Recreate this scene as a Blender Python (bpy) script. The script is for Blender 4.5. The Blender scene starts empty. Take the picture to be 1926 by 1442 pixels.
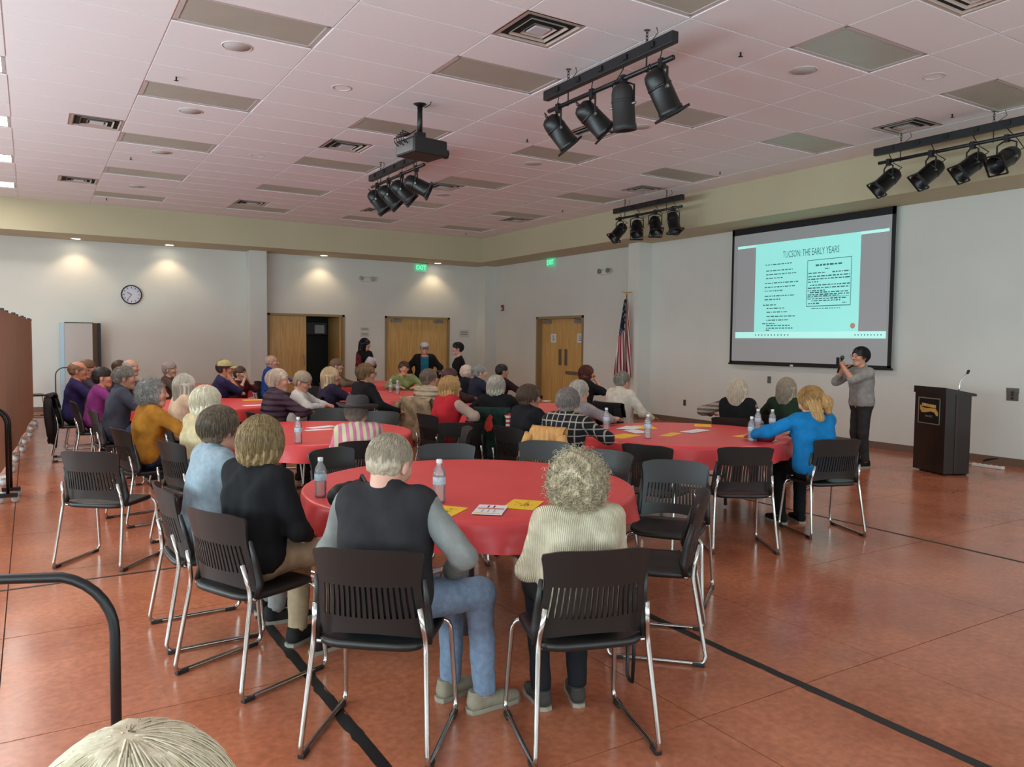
import bpy, bmesh, math, random
import numpy as np
from mathutils import Vector, Matrix

random.seed(7)
RNG = np.random.default_rng(11)
PI = math.pi
scene = bpy.context.scene
COL = scene.collection

# ---------------------------------------------------------------- camera
F_PX, PITCH, ROLL, YAW, EYE = 1465.98, -0.05401, 0.01003, 0.55361, 1.60
_f = Vector((math.sin(YAW) * math.cos(PITCH), math.cos(YAW) * math.cos(PITCH), math.sin(PITCH)))
_r0 = Vector((math.cos(YAW), -math.sin(YAW), 0))
_u0 = _r0.cross(_f)
_r = _r0 * math.cos(ROLL) + _u0 * math.sin(ROLL)
_u = -_r0 * math.sin(ROLL) + _u0 * math.cos(ROLL)
cam_data = bpy.data.cameras.new('camera')
cam_data.sensor_fit = 'HORIZONTAL'
cam_data.sensor_width = 36.0
cam_data.lens = 36.0 * F_PX / 1926.0
cam_data.clip_start = 0.05
cam_data.clip_end = 100
cam = bpy.data.objects.new('camera', cam_data)
COL.objects.link(cam)
_m = Matrix((( _r.x, _u.x, -_f.x, 0), (_r.y, _u.y, -_f.y, 0), (_r.z, _u.z, -_f.z, EYE), (0, 0, 0, 1)))
cam.matrix_world = _m
scene.camera = cam

# ---------------------------------------------------------------- look
scene.view_settings.view_transform = 'Standard'
scene.view_settings.look = 'None'
scene.view_settings.exposure = 0.50
scene.view_settings.gamma = 1.0
scene.view_settings.use_curve_mapping = False
scene.cycles.max_bounces = 8
scene.cycles.diffuse_bounces = 4
scene.cycles.glossy_bounces = 3
scene.cycles.transparent_max_bounces = 10
scene.cycles.sample_clamp_indirect = 4.0
scene.cycles.caustics_reflective = False
scene.cycles.caustics_refractive = False

world = bpy.data.worlds.new('world')
scene.world = world
world.use_nodes = True
world.node_tree.nodes['Background'].inputs['Color'].default_value = (0.62, 0.74, 0.95, 1)
world.node_tree.nodes['Background'].inputs['Strength'].default_value = 0.6

# room measures (metres, from the ceiling grid)
X_LEFT, X_WALL, Y_REAR, Y_WALL = -5.2, 11.15, -5.0, 19.35
X_SOF, Y_SOF, Z_SOF, Z_CEIL = 10.236, 18.157, 3.68, 4.306
GX, GY, TX, TY = 1.075, 6.717, 1.2192, 0.6096       # ceiling grid origin and module

def area_light(name, loc, rot, sx, sy, power, color):
    d = bpy.data.lights.new(name, 'AREA')
    d.shape = 'RECTANGLE'; d.size = sx; d.size_y = sy; d.energy = power; d.color = color
    o = bpy.data.objects.new(name, d); COL.objects.link(o)
    o.location = loc; o.rotation_euler = rot
    return o

DAY = (0.64, 0.90, 0.98)
LEFT_WINDOWS = [-3.0, 0.6, 4.2, 7.8, 11.4, 15.0]
REAR_WINDOWS = [-2.6, 1.6, 5.8, 9.2]
UP = math.radians(22)          # added upward tilt of the window lamps, to brighten the ceiling
for wy in LEFT_WINDOWS:
    k = 1.0 if wy < 9 else (0.75 if wy < 13 else 0.35)
    area_light('window_daylight', (X_LEFT + 0.10, wy, 1.95), (0, -PI / 2 - UP, 0), 2.3, 2.4, 185 * k, DAY)
for wx in REAR_WINDOWS:
    area_light('window_daylight', (wx, Y_REAR + 0.10, 1.95), (PI / 2 + UP, 0, 0), 2.4, 2.3, 95, DAY)

# ---------------------------------------------------------------- materials
def lin(c):
    out = []
    for v in c:
        v = v / 255.0
        out.append(v / 12.92 if v <= 0.04045 else ((v + 0.055) / 1.055) ** 2.4)
    return (out[0], out[1], out[2], 1.0)

_mats = {}
def nodes_of(name):
    m = bpy.data.materials.new(name); m.use_nodes = True
    nt = m.node_tree; b = nt.nodes['Principled BSDF']
    return m, nt, b

def N(nt, typ, **kw):
    n = nt.nodes.new(typ)
    for k, v in kw.items():
        if k.startswith('i_'):
            n.inputs[k[2:].replace('_', ' ')].default_value = v
        else:
            setattr(n, k, v)
    return n

def mat(name, col, rough=0.6, metal=0.0, var=0.0, vscale=6.0, bump=0.0, bscale=120.0, spec=0.5, coat=0.0, world_space=False, stretch=None, col2=None, emit=0.0):
    key = (name,)
    if key in _mats: return _mats[key]
    m, nt, b = nodes_of(name)
    c = lin(col)
    b.inputs['Base Color'].default_value = c
    b.inputs['Roughness'].default_value = rough
    b.inputs['Metallic'].default_value = metal
    b.inputs['Specular IOR Level'].default_value = spec
    if coat: b.inputs['Coat Weight'].default_value = coat; b.inputs['Coat Roughness'].default_value = 0.1
    if emit:
        b.inputs['Emission Color'].default_value = c; b.inputs['Emission Strength'].default_value = emit
    if var or bump or col2:
        if world_space:
            src = N(nt, 'ShaderNodeNewGeometry').outputs['Position']
        else:
            src = N(nt, 'ShaderNodeTexCoord').outputs['Object']
        if stretch:
            mp = N(nt, 'ShaderNodeMapping'); mp.inputs['Scale'].default_value = stretch
            nt.links.new(src, mp.inputs['Vector']); src = mp.outputs['Vector']
    if var or col2:
        nz = N(nt, 'ShaderNodeTexNoise'); nz.inputs['Scale'].default_value = vscale; nz.inputs['Detail'].default_value = 4
        nt.links.new(src, nz.inputs['Vector'])
        rp = N(nt, 'ShaderNodeValToRGB')
        if col2:
            e0, e1 = c, lin(col2)
        else:
            e0 = tuple(max(0, x * (1 - var)) for x in c[:3]) + (1,)
            e1 = tuple(min(1, x * (1 + var)) for x in c[:3]) + (1,)
        rp.color_ramp.elements[0].position = 0.32; rp.color_ramp.elements[0].color = e0
        rp.color_ramp.elements[1].position = 0.68; rp.color_ramp.elements[1].color = e1
        nt.links.new(nz.outputs['Fac'], rp.inputs['Fac'])
        nt.links.new(rp.outputs['Color'], b.inputs['Base Color'])
    if bump:
        nb = N(nt, 'ShaderNodeTexNoise'); nb.inputs['Scale'].default_value = bscale; nb.inputs['Detail'].default_value = 3
        nt.links.new(src, nb.inputs['Vector'])
        bp = N(nt, 'ShaderNodeBump'); bp.inputs['Strength'].default_value = bump; bp.inputs['Distance'].default_value = 0.01
        nt.links.new(nb.outputs['Fac'], bp.inputs['Height'])
        nt.links.new(bp.outputs['Normal'], b.inputs['Normal'])
    _mats[key] = m
    return m

def emis(name, col, strength):
    key = (name,)
    if key in _mats: return _mats[key]
    m, nt, b = nodes_of(name)
    c = lin(col)
    b.inputs['Base Color'].default_value = c
    b.inputs['Emission Color'].default_value = c
    b.inputs['Emission Strength'].default_value = strength
    _mats[key] = m
    return m

# ---------------------------------------------------------------- mesh collecting
class MB:
    def __init__(s): s.v = []; s.f = []; s.mi = []
    def add(s, vs, fs, mi=0):
        o = len(s.v); s.v.extend([tuple(p) for p in vs])
        for f in fs: s.f.append(tuple(i + o for i in f)); s.mi.append(mi)
        return s
    def box(s, lo, hi, mi=0):
        x0, y0, z0 = lo; x1, y1, z1 = hi
        return s.add([(x0,y0,z0),(x1,y0,z0),(x1,y1,z0),(x0,y1,z0),(x0,y0,z1),(x1,y0,z1),(x1,y1,z1),(x0,y1,z1)],
              [(0,3,2,1),(4,5,6,7),(0,1,5,4),(1,2,6,5),(2,3,7,6),(3,0,4,7)], mi)
    def cbox(s, c, d, mi=0, rot=None):
        hx, hy, hz = d[0]/2, d[1]/2, d[2]/2
        vs = [(-hx,-hy,-hz),(hx,-hy,-hz),(hx,hy,-hz),(-hx,hy,-hz),(-hx,-hy,hz),(hx,-hy,hz),(hx,hy,hz),(-hx,hy,hz)]
        if rot is not None: vs = [tuple(rot @ Vector(p)) for p in vs]
        vs = [(p[0]+c[0], p[1]+c[1], p[2]+c[2]) for p in vs]
        return s.add(vs, [(0,3,2,1),(4,5,6,7),(0,1,5,4),(1,2,6,5),(2,3,7,6),(3,0,4,7)], mi)
    def bbox(s, lo, hi, b=0.006, mi=0):
        "box with chamfered edges"
        bm = bmesh.new(); bmesh.ops.create_cube(bm, size=1)
        for v in bm.verts:
            v.co = Vector([(lo[i]+hi[i])/2 + v.co[i]*(hi[i]-lo[i]) for i in range(3)])
        bmesh.ops.bevel(bm, geom=list(bm.edges), offset=b, segments=2, affect='EDGES', profile=0.5)
        s.frombm(bm, mi); return s
    def frombm(s, bm, mi=0):
        bm.verts.index_update()
        s.add([v.co[:] for v in bm.verts], [[v.index for v in f.verts] for f in bm.faces], mi); bm.free()
    def tube(s, pts, r, n=8, mi=0, cap=True, closed=False):
        pts = [Vector(p) for p in pts]; m = len(pts)
        rs = r if isinstance(r, (list, tuple, np.ndarray)) else [r]*m
        rings = []; prev = None
        for i, p in enumerate(pts):
            if closed: t = pts[(i+1) % m] - pts[i-1]
            else: t = (pts[min(i+1, m-1)] - pts[max(i-1, 0)])
            if t.length < 1e-9: t = Vector((0,0,1))
            t.normalize()
            if prev is None:
                a = Vector((0,0,1)) if abs(t.z) < 0.9 else Vector((1,0,0))
                nrm = t.cross(a).normalized()
            else:
                nrm = prev - t * prev.dot(t)
                nrm = nrm.normalized() if nrm.length > 1e-6 else t.orthogonal().normalized()
            prev = nrm; bn = t.cross(nrm)
            rings.append([p + nrm*math.cos(2*PI*k/n)*rs[i] + bn*math.sin(2*PI*k/n)*rs[i] for k in range(n)])
        vs = [q for R in rings for q in R]; fs = []
        for i in range(m - (0 if closed else 1)):
            j = (i+1) % m
            for k in range(n):
                fs.append((i*n+k, i*n+(k+1)%n, j*n+(k+1)%n, j*n+k))
        if cap and not closed:
            fs.append(tuple(range(n-1, -1, -1))); fs.append(tuple((m-1)*n+k for k in range(n)))
        return s.add(vs, fs, mi)
    def lathe(s, prof, n=16, c=(0,0,0), axis=None, mi=0, cap=True):
        "prof: (radius, z); axis: Matrix 3x3"
        vs = []
        for r, z in prof:
            for k in range(n):
                p = Vector((r*math.cos(2*PI*k/n), r*math.sin(2*PI*k/n), z))
                if axis is not None: p = axis @ p
                vs.append((p[0]+c[0], p[1]+c[1], p[2]+c[2]))
        fs = []
        for i in range(len(prof)-1):
            for k in range(n):
                fs.append((i*n+k, i*n+(k+1)%n, (i+1)*n+(k+1)%n, (i+1)*n+k))
        if cap:
            if prof[0][0] > 1e-5: fs.append(tuple(range(n-1, -1, -1)))
            if prof[-1][0] > 1e-5: fs.append(tuple((len(prof)-1)*n+k for k in range(n)))
        return s.add(vs, fs, mi)
    def prism(s, poly, z0, z1, mi=0):
        n = len(poly)
        vs = [(p[0],p[1],z0) for p in poly] + [(p[0],p[1],z1) for p in poly]
        fs = [tuple(range(n-1,-1,-1)), tuple(range(n,2*n))] + [(i,(i+1)%n,n+(i+1)%n,n+i) for i in range(n)]
        return s.add(vs, fs, mi)
    def grid(s, P, mi=0, closed_u=False):
        "P[i][j] points"
        a, b = len(P), len(P[0]); vs = [q for R in P for q in R]; fs = []
        for i in range(a-1):
            for j in range(b - (0 if closed_u else 1)):
                k = (j+1) % b
                fs.append((i*b+j, i*b+k, (i+1)*b+k, (i+1)*b+j))
        return s.add(vs, fs, mi)
    def mesh(s, name, mats=(), smooth=False):
        me = bpy.data.meshes.new(name)
        me.from_pydata(s.v, [], s.f)
        for m in (mats if isinstance(mats, (list, tuple)) else [mats]): me.materials.append(m)
        if any(s.mi): me.polygons.foreach_set('material_index', s.mi)
        if smooth: me.polygons.foreach_set('use_smooth', [True]*len(s.f))
        me.validate(); me.update()
        return me
    def build(s, name, mats, parent=None, smooth=False, loc=None, rotz=0.0, angle=None):
        me = s.mesh(name, mats, smooth)
        if angle is not None:
            me.polygons.foreach_set('use_smooth', [True]*len(me.polygons))
            try: me.set_sharp_from_angle(angle=angle)
            except Exception: pass
        return link(name, me, parent, loc, rotz)

def link(name, me, parent=None, loc=None, rotz=0.0):
    o = bpy.data.objects.new(name, me); COL.objects.link(o)
    if parent is not None: o.parent = parent
    if loc is not None: o.location = loc
    if rotz: o.rotation_euler = (0, 0, rotz)
    return o

def tag(o, label=None, cat=None, group=None, kind=None):
    if label: o['label'] = label
    if cat: o['category'] = cat
    if group: o['group'] = group
    if kind: o['kind'] = kind
    return o

def empty(name, loc=(0,0,0), rotz=0.0):
    o = bpy.data.objects.new(name, None); COL.objects.link(o)
    o.location = loc; o.rotation_euler = (0,0,rotz); o.empty_display_size = 0.1
    return o

def copy_tree(o, parent=None):
    c = o.copy(); COL.objects.link(c); c.parent = parent
    for ch in [x for x in _kids.get(o.name, [])]: copy_tree(ch, c)
    return c

_kids = {}
def index_kids():
    _kids.clear()
    for x in COL.objects:
        if x.parent is not None: _kids.setdefault(x.parent.name, []).append(x)

def struct(o):
    o['kind'] = 'structure'; return o

def own_mat(o, m, slot=0):
    o.material_slots[slot].link = 'OBJECT'; o.material_slots[slot].material = m

def text_mesh(s, size=1.0, depth=0.0):
    cu = bpy.data.curves.new('t', 'FONT'); cu.body = s; cu.size = size; cu.extrude = depth
    cu.align_x = 'CENTER'; cu.align_y = 'CENTER'; cu.resolution_u = 2
    ob = bpy.data.objects.new('t', cu); COL.objects.link(ob)
    dg = bpy.context.evaluated_depsgraph_get()
    me = bpy.data.meshes.new_from_object(ob.evaluated_get(dg))
    bpy.data.objects.remove(ob); bpy.data.curves.remove(cu)
    vs = [v.co[:] for v in me.vertices]; fs = [tuple(p.vertices) for p in me.polygons]
    bpy.data.meshes.remove(me)
    return vs, fs
# ================================================================ ROOM SHELL
M_WALL = mat('wall_paint', (214, 213, 205), 0.75, var=0.03, vscale=1.2, bump=0.04, bscale=60, world_space=True)
M_SOFFIT = mat('soffit_paint', (190, 181, 150), 0.75, var=0.03, vscale=1.0, world_space=True)
M_BASE = mat('baseboard_vinyl', (112, 88, 74), 0.5)
M_TILE = mat('ceiling_tile_mineral', (240, 236, 238), 0.9, var=0.05, vscale=260, bump=0.25, bscale=240, world_space=True)
M_CEILBACK = mat('ceiling_plain', (205, 194, 195), 0.9)
M_GRID = mat('grid_white_metal', (222, 216, 216), 0.45)
M_MAPLE = mat('maple_veneer', (214, 176, 112), 0.42, col2=(194, 150, 86), vscale=3.0, stretch=(9, 9, 0.7))
M_FRAME = mat('door_frame_paint', (148, 126, 88), 0.5)
M_STEEL = mat('satin_steel', (150, 148, 142), 0.35, 0.9)
M_CHROME = mat('chrome', (205, 203, 200), 0.12, 1.0)
M_BLACK = mat('black_metal', (16, 16, 17), 0.42)
M_WHITEP = mat('white_plastic', (215, 213, 205), 0.45)
M_PAPER = mat('white_paper', (222, 222, 222), 0.8)
M_DARK = mat('dark_void', (14, 13, 12), 0.8)

def floor_material():
    m, nt, b = nodes_of('sealed_terracotta_concrete')
    geo = N(nt, 'ShaderNodeNewGeometry')
    n1 = N(nt, 'ShaderNodeTexNoise'); n1.inputs['Scale'].default_value = 0.9; n1.inputs['Detail'].default_value = 6; n1.inputs['Roughness'].default_value = 0.65
    n2 = N(nt, 'ShaderNodeTexNoise'); n2.inputs['Scale'].default_value = 28; n2.inputs['Detail'].default_value = 5
    nt.links.new(geo.outputs['Position'], n1.inputs['Vector']); nt.links.new(geo.outputs['Position'], n2.inputs['Vector'])
    r1 = N(nt, 'ShaderNodeValToRGB')
    r1.color_ramp.elements[0].position = 0.34; r1.color_ramp.elements[0].color = lin((164, 94, 68))
    r1.color_ramp.elements[1].position = 0.68; r1.color_ramp.elements[1].color = lin((202, 124, 90))
    r2 = N(nt, 'ShaderNodeValToRGB')
    r2.color_ramp.elements[0].position = 0.30; r2.color_ramp.elements[0].color = (0.80, 0.80, 0.80, 1)
    r2.color_ramp.elements[1].position = 0.72; r2.color_ramp.elements[1].color = (1.14, 1.12, 1.10, 1)
    nt.links.new(n1.outputs['Fac'], r1.inputs['Fac']); nt.links.new(n2.outputs['Fac'], r2.inputs['Fac'])
    mx = N(nt, 'ShaderNodeMix', data_type='RGBA', blend_type='MULTIPLY'); mx.inputs['Factor'].default_value = 1.0
    nt.links.new(r1.outputs['Color'], mx.inputs['A']); nt.links.new(r2.outputs['Color'], mx.inputs['B'])
    nt.links.new(mx.outputs['Result'], b.inputs['Base Color'])
    rr = N(nt, 'ShaderNodeMapRange'); rr.inputs['From Min'].default_value = 0.3; rr.inputs['From Max'].default_value = 0.7
    rr.inputs['To Min'].default_value = 0.16; rr.inputs['To Max'].default_value = 0.26
    nt.links.new(n1.outputs['Fac'], rr.inputs['Value']); nt.links.new(rr.outputs['Result'], b.inputs['Roughness'])
    b.inputs['Specular IOR Level'].default_value = 0.55
    bp = N(nt, 'ShaderNodeBump'); bp.inputs['Strength'].default_value = 0.03; bp.inputs['Distance'].default_value = 0.01
    nt.links.new(n2.outputs['Fac'], bp.inputs['Height']); nt.links.new(bp.outputs['Normal'], b.inputs['Normal'])
    return m
M_FLOOR = floor_material()
M_JOINT = mat('joint_sealant', (46, 32, 28), 0.7)

floor = MB().box((X_LEFT, Y_REAR, -0.20), (X_WALL + 0.2, Y_WALL + 2.6, -0.012)).build('floor', M_JOINT)
struct(tag(floor, 'sealed terracotta concrete floor with saw-cut joints'))
SX, SY = 1.275, 1.26
slab = MB().box((0.003, 0.003, -0.03), (SX - 0.003, SY - 0.003, 0.0)).mesh('floor_slab', M_FLOOR)
for ix in range(-4, 9):
    for iy in range(-6, 14):
        o = link('floor_slab', slab, floor, (-0.15 + SX * ix, 2.33 + SY * iy, 0))

# ---- walls
def wall_boxes(name, boxes, m=M_WALL, label=None):
    b = MB()
    for lo, hi in boxes: b.box(lo, hi)
    o = b.build(name, m); struct(o)
    if label: o['label'] = label
    return o
D1 = (4.93, 6.88); D2 = (7.99, 9.90); D3 = (14.84, 16.85); DZ = 2.235
T = 0.22
wall_boxes('wall_back', [((X_LEFT, Y_WALL, 0), (D1[0], Y_WALL + T, Z_CEIL + .1)), ((D1[0], Y_WALL, DZ), (D1[1], Y_WALL + T, Z_CEIL + .1)),
    ((D1[1], Y_WALL, 0), (D2[0], Y_WALL + T, Z_CEIL + .1)), ((D2[0], Y_WALL, DZ), (D2[1], Y_WALL + T, Z_CEIL + .1)),
    ((D2[1], Y_WALL, 0), (X_WALL + T, Y_WALL + T, Z_CEIL + .1))], label='pale painted back wall with the wall washer lights')
wall_boxes('wall_right', [((X_WALL, Y_REAR, 0), (X_WALL + T, D3[0], Z_CEIL + .1)), ((X_WALL, D3[0], DZ), (X_WALL + T, D3[1], Z_CEIL + .1)),
    ((X_WALL, D3[1], 0), (X_WALL + T, Y_WALL, Z_CEIL + .1))], label='pale painted wall behind the projection screen')
def window_wall(name, axis, spots, half, lo_c, hi_c):
    "wall with window openings; axis 'y' runs along y at X_LEFT, axis 'x' runs along x at Y_REAR"
    bx = []; z0, z1 = 0.75, 3.15
    edges = []; p = lo_c
    for c in spots:
        edges.append((p, c - half, 0, Z_CEIL + .1)); edges.append((c - half, c + half, 0, z0)); edges.append((c - half, c + half, z1, Z_CEIL + .1)); p = c + half
    edges.append((p, hi_c, 0, Z_CEIL + .1))
    for a, b_, za, zb in edges:
        if axis == 'y': bx.append(((X_LEFT - T, a, za), (X_LEFT, b_, zb)))
        else: bx.append(((a, Y_REAR - T, za), (b_, Y_REAR, zb)))
    return wall_boxes(name, bx, label='pale painted wall with tall daylight windows')
window_wall('wall_left', 'y', LEFT_WINDOWS, 1.2, Y_REAR, Y_WALL)
window_wall('wall_rear', 'x', REAR_WINDOWS, 1.2, X_LEFT, X_WALL)
M_PANE = emis('sky_lit_pane', (225, 235, 245), 1.2)
wn = 0
for axis, spots in (('y', LEFT_WINDOWS), ('x', REAR_WINDOWS)):
    for c in spots:
        wn += 1
        fr = MB(); pn = MB()
        def P(a0, a1, z0, z1, d0, d1, b):
            if axis == 'y': b.box((X_LEFT - d1, a0, z0), (X_LEFT - d0, a1, z1))
            else: b.box((a0, Y_REAR - d1, z0), (a1, Y_REAR - d0, z1))
        for a in (c - 1.2, c - 0.03, c + 1.14): P(a, a + 0.06, 0.75, 3.15, 0.02, 0.10, fr)
        for z in (0.75, 2.2, 3.09): P(c - 1.2, c + 1.2, z, z + 0.06, 0.02, 0.10, fr)
        w = fr.build('window_%d' % wn, M_STEEL); struct(w); w['label'] = 'tall window with aluminium frame'
        P(c - 1.2, c + 1.2, 0.75, 3.15, 0.12, 0.14, pn)
        pn.build('pane', M_PANE, w)

# soffits, pilasters, baseboards
so = MB().box((X_LEFT, Y_SOF, Z_SOF), (X_SOF, Y_WALL, Z_CEIL + .1)).build('trim_1', M_SOFFIT); struct(tag(so, 'tan soffit along the back wall'))
so = MB().box((X_SOF, Y_REAR, Z_SOF), (X_WALL, Y_WALL, Z_CEIL + .1)).build('trim_2', M_SOFFIT); struct(tag(so, 'tan soffit above the projection screen'))
for k, (lo, hi) in enumerate([((4.44, 18.98, 0), (4.83, Y_WALL, Z_SOF)), ((10.80, 18.94, 0), (X_WALL, Y_WALL, Z_SOF)), ((10.80, 12.49, 0), (X_WALL, 12.84, Z_SOF))]):
    struct(tag(MB().box(lo, hi).build('trim_%d' % (3 + k), M_WALL), 'pale painted wall pilaster'))
def baseb(name, segs):
    b = MB()
    for lo, hi in segs: b.box(lo, hi)
    struct(tag(b.build(name, M_BASE), 'brown vinyl baseboard'))
BH = 0.105
baseb('baseboard_back', [((X_LEFT, Y_WALL - .012, 0), (4.44, Y_WALL, BH)), ((4.428, 18.968, 0), (4.842, 18.98, BH)), ((D1[1], Y_WALL - .012, 0), (D2[0], Y_WALL, BH)), ((D2[1], Y_WALL - .012, 0), (10.8, Y_WALL, BH))])
baseb('baseboard_right', [((X_WALL - .012, Y_REAR, 0), (X_WALL, 12.49, BH)), ((10.788, 12.478, 0), (10.80, 12.852, BH)), ((10.80, 12.478, 0), (X_WALL, 12.49, BH)), ((X_WALL - .012, 12.84, 0), (X_WALL, D3[0], BH)), ((X_WALL - .012, D3[1], 0), (X_WALL, 18.94, BH))])

# storage room behind door 1
st = MB()
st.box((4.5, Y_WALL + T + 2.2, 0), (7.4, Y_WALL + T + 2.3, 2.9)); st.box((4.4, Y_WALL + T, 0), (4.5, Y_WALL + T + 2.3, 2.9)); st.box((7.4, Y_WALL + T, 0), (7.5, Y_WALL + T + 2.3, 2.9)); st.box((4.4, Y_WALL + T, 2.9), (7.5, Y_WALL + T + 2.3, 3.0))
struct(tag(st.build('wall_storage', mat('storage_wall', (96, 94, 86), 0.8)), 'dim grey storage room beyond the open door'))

# ---- doors
def closer(parent, pts_box, arm):
    b = MB(); b.box(*pts_box); o = b.build('door_closer', M_STEEL, parent)
    MB().tube(arm, 0.008, 6).build('closer_arm', M_STEEL, o)
def door_back(n, x0, x1, opened, label):
    d = empty('door_%d' % n, ((x0 + x1) / 2, Y_WALL, 0)); struct(tag(d, label)); cx = (x0 + x1) / 2
    fr = MB(); w = 0.055
    for a, b_ in ((x0, x0 + w), (x1 - w, x1)): fr.box((a - cx, -0.02, 0), (b_ - cx, T * .8, DZ))
    fr.box((x0 - cx, -0.02, DZ - w), (x1 - cx, T * .8, DZ))
    fr.build('door_frame', M_FRAME, d)
    hw = (x1 - x0) / 2 - w
    for s in (-1, 1):
        if opened and s == 1:
            L = MB().box((hw - 0.045, 0.09, 0.01), (hw, 0.09 + hw - .01, DZ - w)).build('door_leaf', M_MAPLE, d)
            continue
        a, b_ = (-hw + .002, -.002) if s < 0 else (.002, hw - .002)
        L = MB().box((a, 0.05, 0.01), (b_, 0.095, DZ - w - .003)).build('door_leaf', M_MAPLE, d)
        if not opened:
            cxl = a + 0.13 if s < 0 else b_ - 0.40
            closer(d, ((cxl, 0.0, DZ - w - 0.10), (cxl + 0.27, 0.05, DZ - w - 0.03)), [(cxl + .05, -.01, DZ - w - .03), (cxl + .22, -.05, DZ - w - .012), (cxl + .08, 0.03, DZ - w - .005)])
        MB().tube([( -.07 * -s - (0 if s < 0 else 0) + (0.0), 0.045, 0.95), (.07 * s, 0.0, 0.95), (.07 * s, 0.0, 1.2), (.07 * s, 0.045, 1.2)], 0.01, 6).build('pull_handle', M_STEEL, L)
    return d
d1 = door_back(1, D1[0], D1[1], True, 'maple double door with one leaf swung open onto the storage room')
door_back(2, D2[0], D2[1], False, 'closed maple double door behind the standing people')
# storage contents
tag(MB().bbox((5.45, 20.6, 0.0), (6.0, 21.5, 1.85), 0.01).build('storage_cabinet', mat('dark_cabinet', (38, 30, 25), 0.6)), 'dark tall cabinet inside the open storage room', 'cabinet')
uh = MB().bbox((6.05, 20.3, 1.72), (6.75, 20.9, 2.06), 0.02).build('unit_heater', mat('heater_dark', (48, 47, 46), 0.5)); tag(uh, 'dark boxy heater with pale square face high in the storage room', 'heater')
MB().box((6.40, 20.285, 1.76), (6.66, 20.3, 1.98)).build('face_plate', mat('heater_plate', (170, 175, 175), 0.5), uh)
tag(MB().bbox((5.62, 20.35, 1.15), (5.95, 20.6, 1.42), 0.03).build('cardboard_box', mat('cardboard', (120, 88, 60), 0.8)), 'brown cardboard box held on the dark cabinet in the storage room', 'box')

# door 3 in the right wall
d3 = empty('door_3', (X_WALL, (D3[0] + D3[1]) / 2, 0)); struct(tag(d3, 'closed maple double door with two notices near the flag'))
cy = (D3[0] + D3[1]) / 2; w = 0.06
fr = MB()
for a, b_ in ((D3[0], D3[0] + w), (D3[1] - w, D3[1])): fr.box((-0.02, a - cy, 0), (T, b_ - cy, DZ))
fr.box((-0.02, D3[0] - cy, DZ - w), (T, D3[1] - cy, DZ)); fr.build('door_frame', M_FRAME, d3)
hw = (D3[1] - D3[0]) / 2 - w
for s in (-1, 1):
    a, b_ = (-hw + .002, -.002) if s < 0 else (.002, hw - .002)
    L = MB().box((0.13, a, 0.01), (0.175, b_, DZ - w - .003)).build('door_leaf', M_MAPLE, d3)
    MB().box((0.118, s * 0.125 - .055, 1.02), (0.131, s * 0.125 + .055, 1.42)).build('push_plate', mat('push_plate', (128, 118, 108), 0.35, 0.7), L)
    pc = 0.42 if s > 0 else -0.70
    pp = MB().box((0.122, pc - .11 + .14 * 0, 1.58), (0.131, pc + .11, 1.80)).build('paper_notice', M_PAPER, L)
    pr = MB()
    for q in range(3):
        pr.box((0.1195, pc - .07 + .02 * q, 1.63 + q * .05), (0.1221, pc + .05, 1.655 + q * .05))
    pr.build('notice_print', mat('blue_print', (120, 140, 190), 0.8), pp)
    cl = a + .12 if s < 0 else b_ - .42
    closer(d3, ((0.07, cl, DZ - w - .12), (0.13, cl + .30, DZ - w - .035)), [(0.08, cl + .05, DZ - w - .03), (0.02, cl + .22, DZ - w - .012), (0.1, cl + .1, DZ - w - .006)])
MB().box((0.115, -0.62, 0.80), (0.131, -0.12, 0.88)).build('kick_bar', M_STEEL, d3)

# ================================================================ CEILING
ceil = MB().box((X_LEFT, Y_REAR, Z_CEIL + 0.012), (X_WALL, Y_WALL, Z_CEIL + 0.14)).build('ceiling', M_CEILBACK)
struct(tag(ceil, 'suspended ceiling of pale mineral tiles in a white grid'))
COLS = range(-2, 8); ROWS = range(-7, 19)
TROF_COLS = (-2, 0, 2, 4, 6)
def is_trof(i, j): return i in TROF_COLS and j % 4 == 0 and -8 <= j <= 16
VENTS = {(2, 0, -2), (2, 0, 6), (-1, 1, 7), (-1, 1, 14), (2, 0, 15), (4, 0, 9), (4, 0, 14), (6, 1, -2), (4, 0, 2), (6, 1, 6), (6, 1, 13), (4, 0, -6)}
vent_at = {(i, j): h for i, h, j in VENTS}
gap = 0.0075
full = MB().box((gap, gap, -0.005), (TX - gap, TY - gap, 0.012)).mesh('ceiling_tile', M_TILE)
half = MB().box((gap, gap, -0.005), (TX / 2 - gap, TY - gap, 0.012)).mesh('ceiling_tile', M_TILE)
edge = MB().box((gap, gap, -0.005), (X_SOF - (GX + 7 * TX), TY - gap, 0.012)).mesh('ceiling_tile', M_TILE)
last = MB().box((gap, gap, -0.005), (TX - gap, Y_SOF - (GY + 18 * TY), 0.012)).mesh('ceiling_tile', M_TILE)
lastedge = MB().box((gap, gap, -0.005), (X_SOF - (GX + 7 * TX), Y_SOF - (GY + 18 * TY), 0.012)).mesh('ceiling_tile', M_TILE)
for i in COLS:
    for j in ROWS:
        p = (GX + i * TX, GY + j * TY, Z_CEIL)
        if is_trof(i, j): continue
        if (i, j) in vent_at:
            h = vent_at[(i, j)]
            link('ceiling_tile', half, ceil, (p[0] + (TX / 2 if h == 0 else 0), p[1], p[2])); continue
        me = full
        if i == 7: me = edge if j < 18 else lastedge
        elif j == 18: me = last
        link('ceiling_tile', me, ceil, p)
Y0G = GY + ROWS[0] * TY; X0G = GX + COLS[0] * TX
for i in range(-2, 8):
    x = GX + i * TX
    MB().box((x - .0115, Y0G, Z_CEIL + .002), (x + .0115, Y_SOF, Z_CEIL + .012)).build('grid_runner', M_GRID, ceil)
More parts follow.
